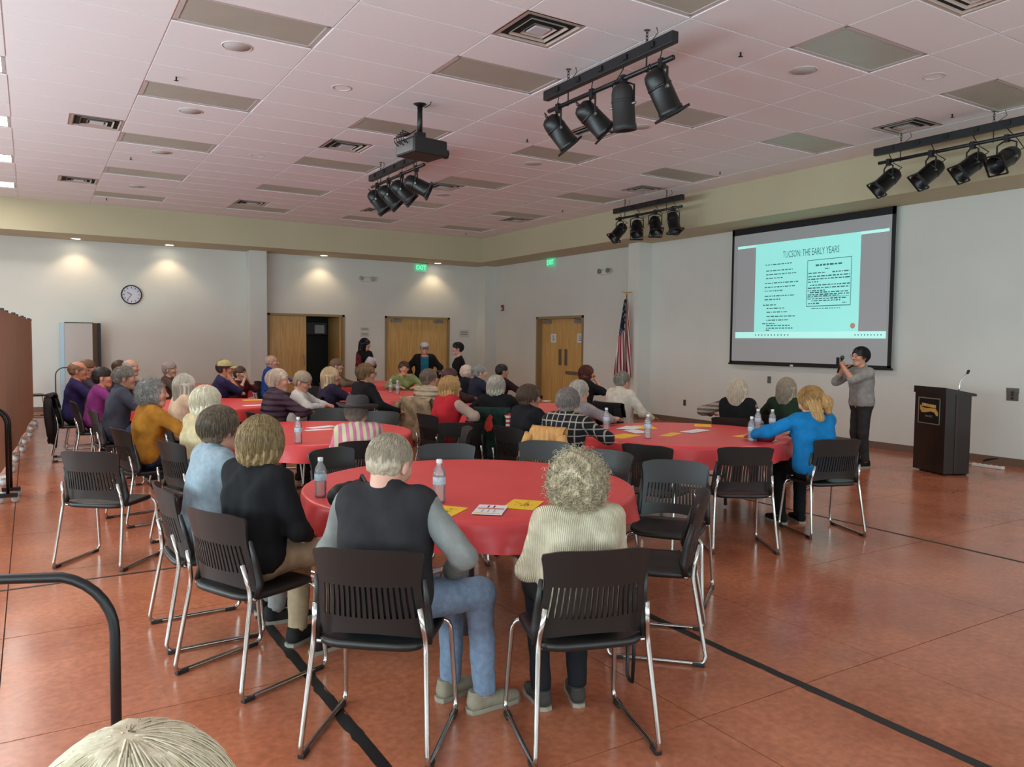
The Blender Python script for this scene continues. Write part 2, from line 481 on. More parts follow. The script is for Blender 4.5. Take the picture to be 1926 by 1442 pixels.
for j in range(-7, 19):
    y = GY + j * TY
    MB().box((X0G, y - .0115, Z_CEIL + .003), (X_SOF, y + .0115, Z_CEIL + .012)).build('grid_cross_tee', M_GRID, ceil)
for (i, h, j) in VENTS:
    x = GX + (i + .5) * TX; y = GY + j * TY
    MB().box((x - .0115, y, Z_CEIL + .003), (x + .0115, y + TY, Z_CEIL + .012)).build('grid_cross_tee', M_GRID, ceil)

# ---- troffer lights
ORD = ('first', 'second', 'third', 'fourth', 'fifth', 'sixth', 'seventh')
M_LENS = mat('troffer_lens', (178, 176, 164), 0.35, var=0.04, vscale=3)
M_LENS_ON = emis('troffer_lens_lit', (255, 247, 235), 9.0)
M_TFRAME = mat('troffer_frame', (196, 186, 184), 0.5)
fm = MB(); a, b_, c, d = 0.012, TX - .012, 0.012, TY - .012; wf = 0.035
for lo, hi in (((a, c), (a + wf, d)), ((b_ - wf, c), (b_, d)), ((a, c), (b_, c + wf)), ((a, d - wf), (b_, d))):
    fm.box((lo[0], lo[1], 0.000), (hi[0], hi[1], 0.012))
fm = fm.mesh('troffer_frame', M_TFRAME)
lens = MB().box((a + wf, c + wf, 0.006), (b_ - wf, d - wf, 0.0118)).mesh('troffer_lens', M_LENS)
for i in TROF_COLS:
    for j in range(-4, 17, 4):
        t = empty('troffer_light', (GX + i * TX, GY + j * TY, Z_CEIL))
        lit = (i == -2)
        if lit:
            tag(t, 'lit bright troffer above the dividers, %s from the back soffit' % ORD[(16 - j) // 4], 'ceiling light', 'lit troffers above the dividers')
        else:
            near = {0: 'first', 2: 'second', 4: 'third', 6: 'fourth'}[i]
            tag(t, 'unlit grey troffer, %s from the back soffit in the %s row off the dividers' % (ORD[(16 - j) // 4], near), 'ceiling light', 'unlit troffers')
        link('frame', fm, t)
        lo = link('lens', lens, t)
        if lit:
            own_mat(lo, M_LENS_ON)
            if j >= 0: area_light('troffer_lamp', (GX + (i + .5) * TX, GY + (j + .5) * TY, Z_CEIL - .03), (0, 0, 0), 1.0, .45, 12, (1, .97, .93))

# ---- air diffusers (2x2 louvred)
M_VENT = mat('vent_enamel', (186, 168, 158), 0.5)
M_VENTIN = mat('vent_inner_dark', (20, 19, 18), 0.8)
hx, hy = TX / 2, TY
vb = MB()
def ring(o, ix, z_out, z_in, w):
    "sloping square louvre ring"
    P = []
    for inset, z in ((ix, z_out), (ix + w, z_in)):
        P.append([(inset, inset, z), (hx - inset, inset, z), (hx - inset, hy - inset, z), (inset, hy - inset, z)])
    o.grid(P, closed_u=True)
ring_me = []
for ix, zo, zi, ww in ((0.012, 0.0, 0.002, 0.03), (0.042, -0.004, 0.06, 0.045), (0.115, -0.006, 0.055, 0.045), (0.188, -0.008, 0.03, 0.04)):
    q = MB(); ring(q, ix, zo, zi, ww); ring_me.append(q.mesh('vent_louvre', M_VENT))
core = MB().box((0.228, 0.228, -.006), (hx - .228, hy - .228, .012)).mesh('vent_core', mat('vent_core', (205, 203, 208), 0.3))
duct = MB(); duct.box((0.02, 0.02, 0.0118), (hx - .02, hy - .02, 0.0119)); duct = duct.mesh('vent_duct', M_VENTIN)
place = {(2, -2): 'nearest the hanging light bar over the round tables', }
for (i, h, j) in sorted(VENTS):
    v = empty('ceiling_vent', (GX + (i + .5 * h) * TX, GY + j * TY, Z_CEIL - 0.004))
    same = sorted([q for q in VENTS if q[0] == i], key=lambda q: -q[2]); rank = ORD[same.index((i, h, j))]
    tag(v, 'square louvred air diffuser, %s from the back soffit %s' % (rank, {-1: 'near the lit troffers', 2: 'in the second troffer row', 4: 'in the third troffer row', 6: 'along the screen side'}[i]), 'vent', 'air diffusers in the ceiling')
    for me in ring_me: link('louvre', me, v)
    link('core', core, v); link('duct', duct, v, (0, 0, 0.003))

# ---- round ceiling speakers, downlights, sprinklers
M_SPK = mat('speaker_grille', (196, 190, 188), 0.6, bump=0.3, bscale=400)
spk = MB().lathe([(0.0, -.012), (0.118, -.010), (0.122, -.004)], 28, cap=False).mesh('speaker_grille', M_SPK, True)
spr = MB().lathe([(0.122, -.004), (0.128, -.012), (0.137, -.010), (0.142, 0.004)], 28, cap=False).mesh('speaker_rim', M_WHITEP, True)
for ci, cj in ((.5, 1.5), (.5, 5.5), (.5, 9.5), (.5, 14.5), (4.5, -2.5), (4.5, 1.5), (4.5, 5.5), (4.5, 10.5)):
    s = empty('ceiling_speaker', (GX + ci * TX, GY + cj * TY, Z_CEIL))
    rk = {.5: (14.5, 9.5, 5.5, 1.5), 4.5: (10.5, 5.5, 1.5, -2.5)}[ci].index(cj)
    tag(s, 'round pale speaker grille, %s from the back soffit in the %s troffer row' % (ORD[rk], 'first' if ci == .5 else 'third'), 'speaker', 'round ceiling speakers')
    link('grille', spk, s); link('rim', spr, s)
M_LAMP = emis('downlight_lamp', (255, 244, 220), 14.0)
rim = MB().lathe([(0.086, -.002), (0.088, -.010), (0.108, -.008), (0.112, 0.004)], 24, cap=False).mesh('downlight_rim', M_WHITEP, True)
lamp = MB().lathe([(0.0, -.004), (0.086, -.003)], 24, cap=False).mesh('downlight_lamp', M_LAMP, True)
def downlight(x, y, z, label, group, power, spot=PI * 0.7, warm=(1, .86, .66)):
    s = empty('downlight', (x, y, z)); tag(s, label, 'downlight', group)
    link('rim', rim, s); link('lamp', lamp, s)
    d = bpy.data.lights.new('downlight_spot', 'SPOT'); d.energy = power; d.color = warm; d.spot_size = spot; d.spot_blend = 0.6; d.shadow_soft_size = 0.06
    o = bpy.data.objects.new('downlight_spot', d); COL.objects.link(o); o.location = (x, y, z - .03)
    return s
for ci, cj in ((1.5, 2.5), (1.5, 8.5), (5.5, -3.5), (5.5, 2.5), (5.5, 8.5), (5.5, 14.5)):
    dk = {1.5: (8.5, 2.5), 5.5: (14.5, 8.5, 2.5, -3.5)}[ci].index(cj)
    downlight(GX + ci * TX, GY + cj * TY, Z_CEIL, 'lit round ceiling downlight, %s from the back soffit on the %s side' % (ORD[dk], 'divider' if ci == 1.5 else 'screen'), 'ceiling downlights', 75, warm=(1, .93, .82))
for x, wl in ((0.87, 'beyond the clock'), (2.70, 'between clock and pilaster'), (6.24, 'above the open storage door'), (9.37, 'beside the exit sign')):
    downlight(x, 19.02, Z_SOF, 'lit wall washer downlight under the back soffit ' + wl, 'wall washers under the soffit', 20, PI * 0.62, (1, .74, .46))
sp = MB(); sp.lathe([(0.03, 0.0), (0.028, -.006), (0.008, -.008), (0.008, -.04), (0.024, -.046), (0.0, -.05)], 10, cap=False)
sp = sp.mesh('sprinkler', mat('sprinkler_dark', (40, 32, 28), 0.4, 0.6))
for ci, cj, sl in ((.22, 3.5, 'first row, third from the back soffit'), (.22, 10.5, 'first row, second from the back soffit'), (.2, 17.2, 'first row, close to the back soffit'), (3.77, -2.5, 'beside the bar over the round tables'), (3.8, 3.6, 'beyond the bar over the round tables'), (6.68, -2.5, 'above the lectern side bar'), (6.75, 3.55, 'over the screen'), (6.8, 10.7, 'over the flag'), (6.8, 17.55, 'in the room corner')):
    tag(link('sprinkler_head', sp, None, (GX + ci * TX, GY + cj * TY, Z_CEIL + .003)), 'small dark ceiling sprinkler head ' + sl, 'sprinkler', 'ceiling sprinkler heads')

# ---- floor tape lines
def tape(x, w, y0, y1, label, ragged):
    b = MB(); y = y0; rr = random.Random(int(x * 100))
    L = []; R = []
    while y <= y1 + 1e-6:
        j = (rr.random() - .5) * ragged
        L.append((x - w / 2 + j * (rr.random() < .3), y, 0.0012)); R.append((x + w / 2 + (rr.random() - .5) * ragged * (rr.random() < .3), y, 0.0012)); y += 0.045
    b.grid([L, R]); o = b.build('floor_tape', mat('black_floor_tape', (17, 16, 16), 0.55)); tag(o, label, 'tape')
    return o
tape(1.10, 0.052, 2.2, 9.5, 'worn black tape line on the floor under the occupied chairs of the front table', 0.02)
tape(3.06, 0.055, 0.6, 6.0, 'black tape line running across the open floor towards the tables', 0.012)
tape(6.24, 0.035, 0.6, 5.8, 'thin black tape line on the floor between the tables and the lectern', 0.004)
b = MB(); b.box((-1.2, 5.775, 0.0005), (1.02, 5.80, 0.0012)); tag(b.build('floor_tape', mat('black_floor_tape', (17, 16, 16))), 'narrow dark tape line crossing the floor beside the empty chair', 'tape')
# ================================================================ WALL AND CEILING FIXTURES
def RX(a): return Matrix.Rotation(a, 3, 'X')
def RY(a): return Matrix.Rotation(a, 3, 'Y')
TO_NEGY = RX(PI / 2)           # local +z -> -y (faces the room from the back wall)
TO_NEGX = RY(-PI / 2)          # local +z -> -x (faces the room from the right wall)

# ---- wall clock
ck = empty('wall_clock', (1.945, Y_WALL, 2.555)); tag(ck, 'round white faced wall clock with black rim', 'clock')
MB().lathe([(0.20, 0.0), (0.215, 0.02), (0.213, 0.045), (0.195, 0.05), (0.19, 0.03)], 36, axis=TO_NEGY, cap=False).build('rim', M_BLACK, ck, True)
MB().lathe([(0.0, 0.031), (0.192, 0.03)], 36, axis=TO_NEGY, cap=False).build('face', mat('clock_face', (205, 205, 215), 0.4), ck)
for h in range(12):
    a = h * PI / 6
    MB().cbox((0.155 * math.sin(a), -0.034, 0.155 * math.cos(a)), (0.012, 0.004, 0.034), rot=RY(a)).build('hour_mark', M_BLACK, ck)
for a, L, w in ((math.radians(300), 0.10, .014), (math.radians(-142), 0.15, .009)):
    MB().cbox((L / 2 * math.sin(a), -0.040, L / 2 * math.cos(a)), (w, 0.004, L), rot=RY(a)).build('hand', M_BLACK, ck)

# ---- exit signs
M_EXIT = emis('exit_green', (70, 230, 150), 1.5)
def exit_sign(loc, M, label):
    e = empty('exit_sign', loc); tag(e, label, 'exit sign')
    def tr(b): b.v = [tuple(M @ Vector(p)) for p in b.v]; return b
    tr(MB().box((-.17, -.11, 0), (.17, .10, .05))).build('housing', mat('exit_housing', (120, 205, 165), 0.4, emit=0.25), e)
    tr(MB().box((-.19, .10, -.01), (.19, .125, .07))).build('canopy', mat('exit_canopy', (90, 110, 95), 0.5), e)
    vs, fs = text_mesh('EXIT', 0.17)
    t = MB().add([(x * .86, y * 1.0 - .01, 0.052) for x, y, z in vs], fs)
    tr(t).build('lettering', M_EXIT, e)
M_BACK = Matrix(((1, 0, 0), (0, 0, -1), (0, 1, 0)))          # x right, y up, z out of the back wall
M_RIGHT = Matrix(((0, 0, -1), (-1, 0, 0), (0, 1, 0)))        # right wall: x along -y, y up, z to -x
exit_sign((9.0, Y_WALL - .02, 3.565), M_BACK, 'green lit exit sign above the maple doors in the back wall')
exit_sign((X_WALL - .02, 16.17, 3.58), M_RIGHT, 'green lit exit sign above the door with two notices')

# ---- emergency lights
def emergency(loc, M, label, dark):
    e = empty('emergency_light', loc); tag(e, label, 'emergency light')
    def tr(b): b.v = [tuple(M @ Vector(p)) for p in b.v]; return b
    tr(MB().bbox((-.16, -.05, 0), (.16, .06, .07), .012)).build('housing', M_WHITEP, e)
    for s in (-1, 1):
        h = MB().lathe([(0.02, 0.0), (0.05, .02), (0.058, .055), (0.05, .06), (0.0, .062)], 16, cap=False)
        h.v = [(x + s * .155, y + .03, z + .06) for x, y, z in h.v]
        tr(h).build('lamp_head', dark, e, True)
emergency((7.444, Y_WALL, 3.155), M_BACK, 'white twin head emergency light between the back wall doors', mat('lamp_grey', (170, 168, 160), 0.3))
emergency((X_WALL, 14.0, 3.18), M_RIGHT, 'twin head emergency light on the wall above the flag', mat('lamp_mid', (120, 120, 118), 0.3))

# ---- fire alarm, outlets, plates
al = MB().bbox((X_WALL - .04, 18.49, 2.44), (X_WALL, 18.62, 2.60), .01).build('fire_alarm', mat('alarm_red', (150, 38, 36), 0.4)); tag(al, 'small red fire alarm strobe on the wall by the corner', 'alarm')
MB().bbox((X_WALL - .055, 18.52, 2.47), (X_WALL - .04, 18.59, 2.53), .004).build('strobe_lens', M_WHITEP, al)
M_PLATE = mat('plate_steel', (110, 106, 98), 0.4, 0.5); M_SLOT = mat('socket_dark', (34, 32, 30), 0.5)
def plate(y, z, label, w=0.075, h=0.12, sockets=2, x=X_WALL):
    p = MB().bbox((x - .010, y - w / 2, z - h / 2), (x, y + w / 2, z + h / 2), .003).build('wall_outlet', M_PLATE); tag(p, label, 'outlet')
    for q in range(sockets):
        MB().box((x - .012, y - .018, z - .038 + q * .045), (x - .0095, y + .018, z - .008 + q * .045)).build('socket', M_SLOT, p)
plate(11.44, .407, 'grey wall outlet low on the wall between flag and screen')
plate(13.90, .436, 'grey wall outlet low on the wall beside the door with notices')
plate(9.354, .965, 'blank grey wall plate under the screen corner', sockets=0)
plate(5.32, 1.01, 'wide grey control plate on the wall beyond the lectern', .16, .07, 1)
plate(5.32, .93, 'grey double outlet under the control plate beyond the lectern', .15, .11, 2)
def wall_sign(x, z, w, h, label, lines):
    s = MB().box((x - w / 2, Y_WALL - .008, z - h / 2), (x + w / 2, Y_WALL, z + h / 2)).build('wall_sign', mat('sign_plate', (196, 194, 184), 0.5)); tag(s, label, 'sign')
    for q in range(lines):
        MB().box((x - w * .35, Y_WALL - .010, z + h * .18 - q * h * .3), (x + w * .35, Y_WALL - .007, z + h * .28 - q * h * .3)).build('print_line', mat('sign_print', (110, 110, 104), 0.6), s)
wall_sign(7.43, 1.875, .24, .10, 'small pale notice on the back wall, upper of two', 2)
wall_sign(7.43, 1.735, .24, .12, 'small pale notice on the back wall, lower of two', 2)
wall_sign(10.36, 1.80, .30, .20, 'pale wall notice beside the closed back doors', 2)

# ---- projection screen
M_SCR = mat('screen_fabric', (178, 178, 180), 0.8, emit=0.03)
M_SBLK = mat('screen_black_border', (12, 13, 16), 0.6)
sc = empty('projection_screen', (X_WALL - .10, 8.6, 1.235)); tag(sc, 'large hanging projection screen with black border', 'projection screen')
Y0s, Y1s, Z1s = -1.60, 1.60, 2.46     # local: y along wall, z up
fab = MB().box((0.0, Y0s, 0.0), (0.004, Y1s, Z1s)).build('fabric', M_SCR, sc)
bd = MB(); e = -0.002
bd.box((e, Y0s, 0), (0, Y0s + .065, Z1s)); bd.box((e, Y1s - .05, 0), (0, Y1s, Z1s)); bd.box((e, Y0s, Z1s - .13), (0, Y1s, Z1s)); bd.box((e, Y0s, 0), (0, Y1s, .05))
bd.build('black_border', M_SBLK, sc)
MB().tube([(0.002, Y0s - .02, 0.0), (0.002, Y1s + .02, 0.0)], 0.017, 8).build('bottom_bar', M_BLACK, sc)
MB().box((-0.018, 0.17, -.012), (-0.01, 0.23, .016)).build('bar_clip', M_WHITEP, sc)
M_SLIDE = emis('projected_slide', (150, 228, 220), 0.40)
M_BAND = emis('projected_band', (176, 236, 228), 0.42)
M_GREYP = emis('projected_grey', (160, 160, 162), 0.16)
M_TXT = mat('slide_ink', (62, 112, 118), 0.8, emit=0.22)
def rect(b, y0, y1, z0, z1, x):   # y is metres to the viewer's left of the screen centre (world +y)
    b.add([(x, y1, z0), (x, y0, z0), (x, y0, z1), (x, y1, z1)], [(0, 1, 2, 3)]); return b
W = lambda y: y - 8.6
Zz = lambda z: z - 1.235
gp = rect(MB(), W(7.10), W(10.07), Zz(1.70), Zz(3.36), -.003).build('projected_background', M_GREYP, fab)
rect(MB(), W(7.57), W(9.64), Zz(1.70), Zz(3.36), -.004).build('projected_page', M_SLIDE, fab)
b = MB(); rect(b, W(7.10), W(10.07), Zz(1.70), Zz(1.81), -.0045); rect(b, W(7.10), W(7.58), Zz(3.315), Zz(3.36), -.0045); rect(b, W(9.64), W(10.06), Zz(3.315), Zz(3.36), -.0045)
b.build('projected_toolbar', M_BAND, fab)['kind'] = 'stuff'
vs, fs = text_mesh('TUCSON: THE EARLY YEARS', 0.155)
ww = max(v[0] for v in vs) - min(v[0] for v in vs)
MB().add([(-.0055, W(8.50) - x * 1.10 / ww, Zz(3.125) + y * 1.05) for x, y, z in vs], fs).build('slide_title', M_TXT, fab)
rr = random.Random(4)
b = MB()
def dash_line(y_left, width, z, h, x=-.0055):
    y = y_left
    while y > y_left - width:
        L = rr.uniform(.02, .085); hh = h * rr.uniform(.7, 1.0)
        rect(b, W(max(y - L, y_left - width)), W(y), Zz(z) - hh / 2, Zz(z) + hh / 2, x); y -= L + .018
for z, off, wd in ((2.96, .0, .56), (2.855, .02, .56), (2.79, .02, .64), (2.725, .02, .36), (2.64, .0, .70), (2.57, .0, .64), (2.505, .0, .38), (2.415, .0, .64), (2.355, .0, .34), (2.26, -.03, .28), (2.20, .05, .38), (2.135, .05, .44), (2.06, .05, .62), (1.995, .05, .48), (1.935, -.04, .28), (1.90, .05, .50), (1.855, .05, .56), (1.82, .04, .1)):
    zz = 1.84 + (z - 1.82) * 1.0
    dash_line(9.42 - off, wd, zz, .020)
b.build('slide_text_lines', M_TXT, fab)['kind'] = 'stuff'
cl = MB()
for y0, y1, z0, z1 in ((7.72, 8.545, 2.985, 2.995), (7.72, 8.545, 2.225, 2.238), (7.718, 7.728, 2.225, 2.99), (8.537, 8.547, 2.225, 2.99), (7.75, 8.53, 2.375, 2.381)):
    rect(cl, W(y0), W(y1), Zz(z0), Zz(z1), -.0055)
cl.build('slide_clipping_border', M_TXT, fab)['kind'] = 'stuff'
b = MB()
for z, off, wd, h in ((2.90, .16, .50, .045), (2.835, .34, .09, .03), (2.775, .02, .32, .03), (2.775, .48, .32, .03), (2.72, .02, .78, .03), (2.675, .02, .78, .03), (2.63, .02, .2, .03), (2.575, .06, .74, .03), (2.53, .02, .78, .03), (2.485, .02, .33, .03), (2.455, .06, .72, .03), (2.42, .02, .78, .03), (2.395, .02, .6, .026), (2.352, .02, .74, .028), (2.318, .10, .54, .028), (2.275, .04, .22, .03), (2.275, .68, .08, .03), (2.19, .1, .56, .022)):
    dash_line(8.545 - off, wd, z, h * .7)
b.build('slide_clipping_lines', M_TXT, fab)['kind'] = 'stuff'
b = MB(); a = [(-.006, W(7.668) + .045 * math.cos(t * PI / 8), Zz(1.90) + .045 * math.sin(t * PI / 8)) for t in range(16)]
b.add(a, [tuple(range(16))]); b.build('slide_button', mat('slide_button', (190, 150, 130), .8, emit=.2), fab)
b = MB()
for k in range(11): rect(b, W(9.60 - .07 * k) - .012, W(9.60 - .07 * k) + .012, Zz(1.745), Zz(1.768), -.0055)
for k in range(9): rect(b, W(7.62 - .055 * k) - .010, W(7.62 - .055 * k) + .010, Zz(1.745), Zz(1.765), -.0055)
b.build('toolbar_icons', M_TXT, fab)['kind'] = 'stuff'

# ---- projector on a pole
pj = empty('projector', (3.854, 8.301, Z_CEIL)); tag(pj, 'black ceiling projector hung on a pole with loose cables', 'projector')
MB().lathe([(0.075, 0.0), (0.075, -.008), (0.045, -.02), (0.038, -.03)], 20).build('ceiling_plate', M_BLACK, pj, True)
MB().tube([(0, 0, -.01), (0, 0, -.34)], 0.030, 14).build('pole', M_BLACK, pj, True)
MB().box((-.05, -.05, -.42), (.05, .05, -.33)).build('bracket', M_BLACK, pj)
M_PROJ = mat('projector_shell', (30, 30, 31), 0.5)
rot = Matrix.Rotation(math.radians(8), 4, 'Z')
body = MB().bbox((-.20, -.20, -.60), (.25, .20, -.42), .02); body.v = [tuple((rot @ Vector(p))) for p in body.v]; bo = body.build('body', M_PROJ, pj)
ln = MB().lathe([(0.03, 0.0), (0.052, .0), (0.055, .05), (0.045, .052), (0.04, .03), (0.0, .028)], 18, axis=RY(PI / 2), c=(.25, -.11, -.545), cap=False); ln.v = [tuple(rot @ Vector(p)) for p in ln.v]; ln.build('lens', mat('lens_glass', (18, 20, 26), 0.1), pj, True)
pl = MB().box((-.205, -.17, -.58), (-.20, .17, -.45)); pl.v = [tuple(rot @ Vector(p)) for p in pl.v]; pl.build('port_panel', mat('port_panel', (96, 96, 96), 0.4), bo)
for k in range(5):
    y = -.13 + .06 * k
    q = MB().tube([(-.205, y, -.50 + .02 * (k % 2)), (-.27, y - .02, -.46), (-.26, y + .03, -.36 - .01 * k), (-.14, y * .4, -.37), (-.04, 0.02, -.30)], 0.006, 6)
    q.build('cable', M_BLACK, pj, True)
MB().tube([(.0, .0, -.02), (.05, -.05, -.045), (.07, -.13, -.03), (.065, -.155, 0)], 0.006, 6).build('power_cord', M_BLACK, pj, True)
MB().box((.03, -.20, -.004), (.11, -.12, .003)).build('ceiling_box', M_STEEL, pj)

# ---- stage light bars and the lamps that hang on them
bar_no = [0]
def light_bar(x, y0, y1, zb, zp, label, chains):
    b = empty('stage_light_bar', (x, (y0 + y1) / 2, zb)); tag(b, label, 'light bar'); c = (y0 + y1) / 2
    MB().bbox((-.035, y0 - c, -.048), (.035, y1 - c, .048), .006).build('raceway', mat('raceway_black', (24, 25, 29), 0.4), b)
    for y in np.linspace(y0 + .25, y1 - .25, 5):
        MB().bbox((-.05, y - c - .03, -.02), (-.035, y - c + .03, .025), .004).build('socket_box', M_BLACK, b)
    MB().tube([(0, y0 - c + .02, zp - zb), (0, y1 - c - .06, zp - zb)], 0.022, 10).build('pipe', mat('pipe_black', (26, 25, 28), 0.35), b, True)
    for y in chains:
        z = zp - zb - .03; k = 0
        MB().tube([(0, y - c, z), (0, y - c, .05)], 0.007, 6).build('hanger_rod', M_BLACK, b)
        MB().lathe([(0.03, 0), (0.03, .006)], 10, c=(0, y - c, Z_CEIL - zb - .006)).build('ceiling_anchor', M_STEEL, b)
        z = .05
        while z < Z_CEIL - zb - .01:
            lk = [(0.012 * math.cos(t * PI / 4) * (1 if k % 2 else 0), y - c + 0.012 * math.cos(t * PI / 4) * (0 if k % 2 else 1), z + .018 + .02 * math.sin(t * PI / 4)) for t in range(8)]
            MB().tube(lk, 0.0035, 5, closed=True).build('chain_link', M_BLACK, b); z += .03; k += 1
        MB().tube([(.0, y - c - .05, .05), (0, y - c - .14, .10), (0, y - c - .12, Z_CEIL - zb - .02)], 0.004, 5).build('safety_cable', M_BLACK, b)
    return b
M_CAN = mat('can_black', (14, 14, 15), 0.38); M_CANOLD = mat('can_worn', (40, 37, 36), 0.6)
can_me = MB().lathe([(0.0, -.17), (0.05, -.165), (0.085, -.14), (0.098, -.10), (0.102, -.05), (0.102, .15), (0.108, .155), (0.108, .20), (0.100, .20), (0.098, .16), (0.0, .10)], 22, cap=False).mesh('can_body', M_CAN, True)
def gel():
    b = MB()
    for s in (-1, 1):
        b.box((-.115, s * .115 - .006, .185), (.115, s * .115 + .006, .205)); b.box((s * .115 - .006, -.115, .185), (s * .115 + .006, .115, .205))
    return b.mesh('gel_frame', M_CAN)
gel_me = gel()
ring_me2 = MB().lathe([(0.103, -.04), (0.107, -.035), (0.107, -.025), (0.103, -.02)], 22, cap=False).mesh('can_band', M_CAN, True)
lens_me = MB().lathe([(0.0, .12), (0.097, .125)], 18, cap=False).mesh('can_lens', mat('can_lens', (40, 50, 58), 0.1), True)
def par_can(x, y, zp, aim, label, worn=False, frame=True, long=1.0):
    "lamp can hanging from the pipe at (x, y, zp), its front pointing along aim"
    e = empty('stage_light', (x, y, zp)); tag(e, label, 'stage light')
    a = Vector(aim).normalized()
    drop = 0.235
    hor = Vector((a.x, a.y, 0)); hor = hor.normalized() if hor.length > .05 else Vector((0, 1, 0))
    side = Vector((-hor.y, hor.x, 0))
    # can matrix
    zax = a; xax = side; yax = zax.cross(xax).normalized(); xax = yax.cross(zax)
    R = Matrix((xax, yax, zax)).transposed().to_4x4(); R.translation = Vector((0, 0, -drop))
    for nm, me in (('body', can_me), ('band', ring_me2), ('lens', lens_me)) + ((('gel_frame', gel_me),) if frame else ()):
        o = link(nm, me, e); o.matrix_local = R @ Matrix.Diagonal((1, 1, long, 1))
        if worn and nm != 'lens': own_mat(o, M_CANOLD)
    s = side
    yk = [s * .118 + Vector((0, 0, -drop)), s * .118 + Vector((0, 0, -.075)), s * .05 + Vector((0, 0, -.045)), s * -.05 + Vector((0, 0, -.045)), s * -.118 + Vector((0, 0, -.075)), s * -.118 + Vector((0, 0, -drop))]
    MB().tube(yk, 0.010, 6).build('yoke', M_CAN, e)
    for q in (-1, 1):
        MB().tube([s * q * .10 + Vector((0, 0, -drop)), s * q * .135 + Vector((0, 0, -drop))], 0.014, 8).build('yoke_knob', M_STEEL, e)
    MB().cbox((0, 0, -.012), (.05, .05, .085)).build('clamp', M_CAN, e)
    bk = Vector((0, 0, -drop)) - a * .17 * long
    MB().tube([bk, bk - a * .05 + Vector((0, 0, .0)), bk + s * .10 + Vector((0, 0, .02)), s * .13 + Vector((0, 0, -.05)), s * .03 + Vector((0, 0, .06)), Vector((0, 0, .10))], 0.0055, 6).build('power_lead', M_CAN, e, True)
RT = (.85, -.525); 
def aimv(h, v, fwd=0.0):     # along the camera's right (h), up (v), away (fwd): only used as a world direction
    return (RT[0] * h + .525 * fwd, RT[1] * h + .85 * fwd, v)
light_bar(4.60, 4.92, 6.83, 4.135, 3.972, 'black stage light bar with four cans hung over the round tables', (5.275, 6.435))
for y, am, w, fr, lb, lo in ((6.60, aimv(.62, -.75, .1), False, True, 'black stage can at the projector end of the bar over the tables', 1.0), (6.04, aimv(.72, -.66, .1), False, True, 'black stage can tilted sideways on the bar over the tables', 1.0), (5.58, aimv(.10, -1.0, .1), True, False, 'worn grey stage can pointing straight down over the tables', 1.12), (5.08, aimv(.45, -.85, .1), False, True, 'black stage can at the free end of the bar over the tables', 1.1)):
    par_can(4.60, y, 3.972, am, lb, w, fr, lo)
light_bar(4.60, 9.75, 11.73, 4.125, 3.985, 'black stage light bar hung beyond the projector', (11.31, 10.1))
for y, am, lb in ((11.45, aimv(.62, -.78), 'black stage can at the far end of the bar beyond the projector'), (11.0, aimv(.70, -.70), 'black stage can, second from the far end of the bar beyond the projector'), (10.52, aimv(.74, -.66), 'black stage can, third from the far end of the bar beyond the projector'), (10.02, aimv(.9, -.42), 'black stage can at the projector end of the bar beyond the projector')):
    par_can(4.60, y, 3.985, am, lb)
light_bar(9.65, 10.05, 11.92, 4.12, 3.965, 'black stage light bar hung near the screen corner towards the flag', (11.6, 10.46))
for y, am, lb in ((11.75, aimv(-.6, -.72, -.3), 'black stage can at the flag end of the bar by the screen corner'), (11.25, aimv(-.1, -.75, -.65), 'black stage can aimed forward, second from the flag on its bar'), (10.75, aimv(0, -.8, -.6), 'black stage can aimed forward, third from the flag on its bar'), (10.28, aimv(.12, -.9, -.35), 'black stage can at the screen end of the bar by the screen corner')):
    par_can(9.65, y, 3.965, am, lb)
light_bar(9.51, 4.45, 6.36, 4.125, 3.975, 'black stage light bar hung above the lectern side of the screen', (6.0, 4.87))
for y, am, lb in ((6.16, aimv(-.72, -.66), 'black stage can at the screen end of the bar above the lectern side'), (5.60, aimv(-.74, -.64), 'black stage can, second from the screen end of the bar above the lectern side'), (5.10, aimv(-.78, -.60), 'black stage can, third from the screen end of the bar above the lectern side'), (4.72, aimv(-.80, -.50, -.3), 'black square fronted stage can above the lectern side')):
    par_can(9.51, y, 3.975, am, lb)

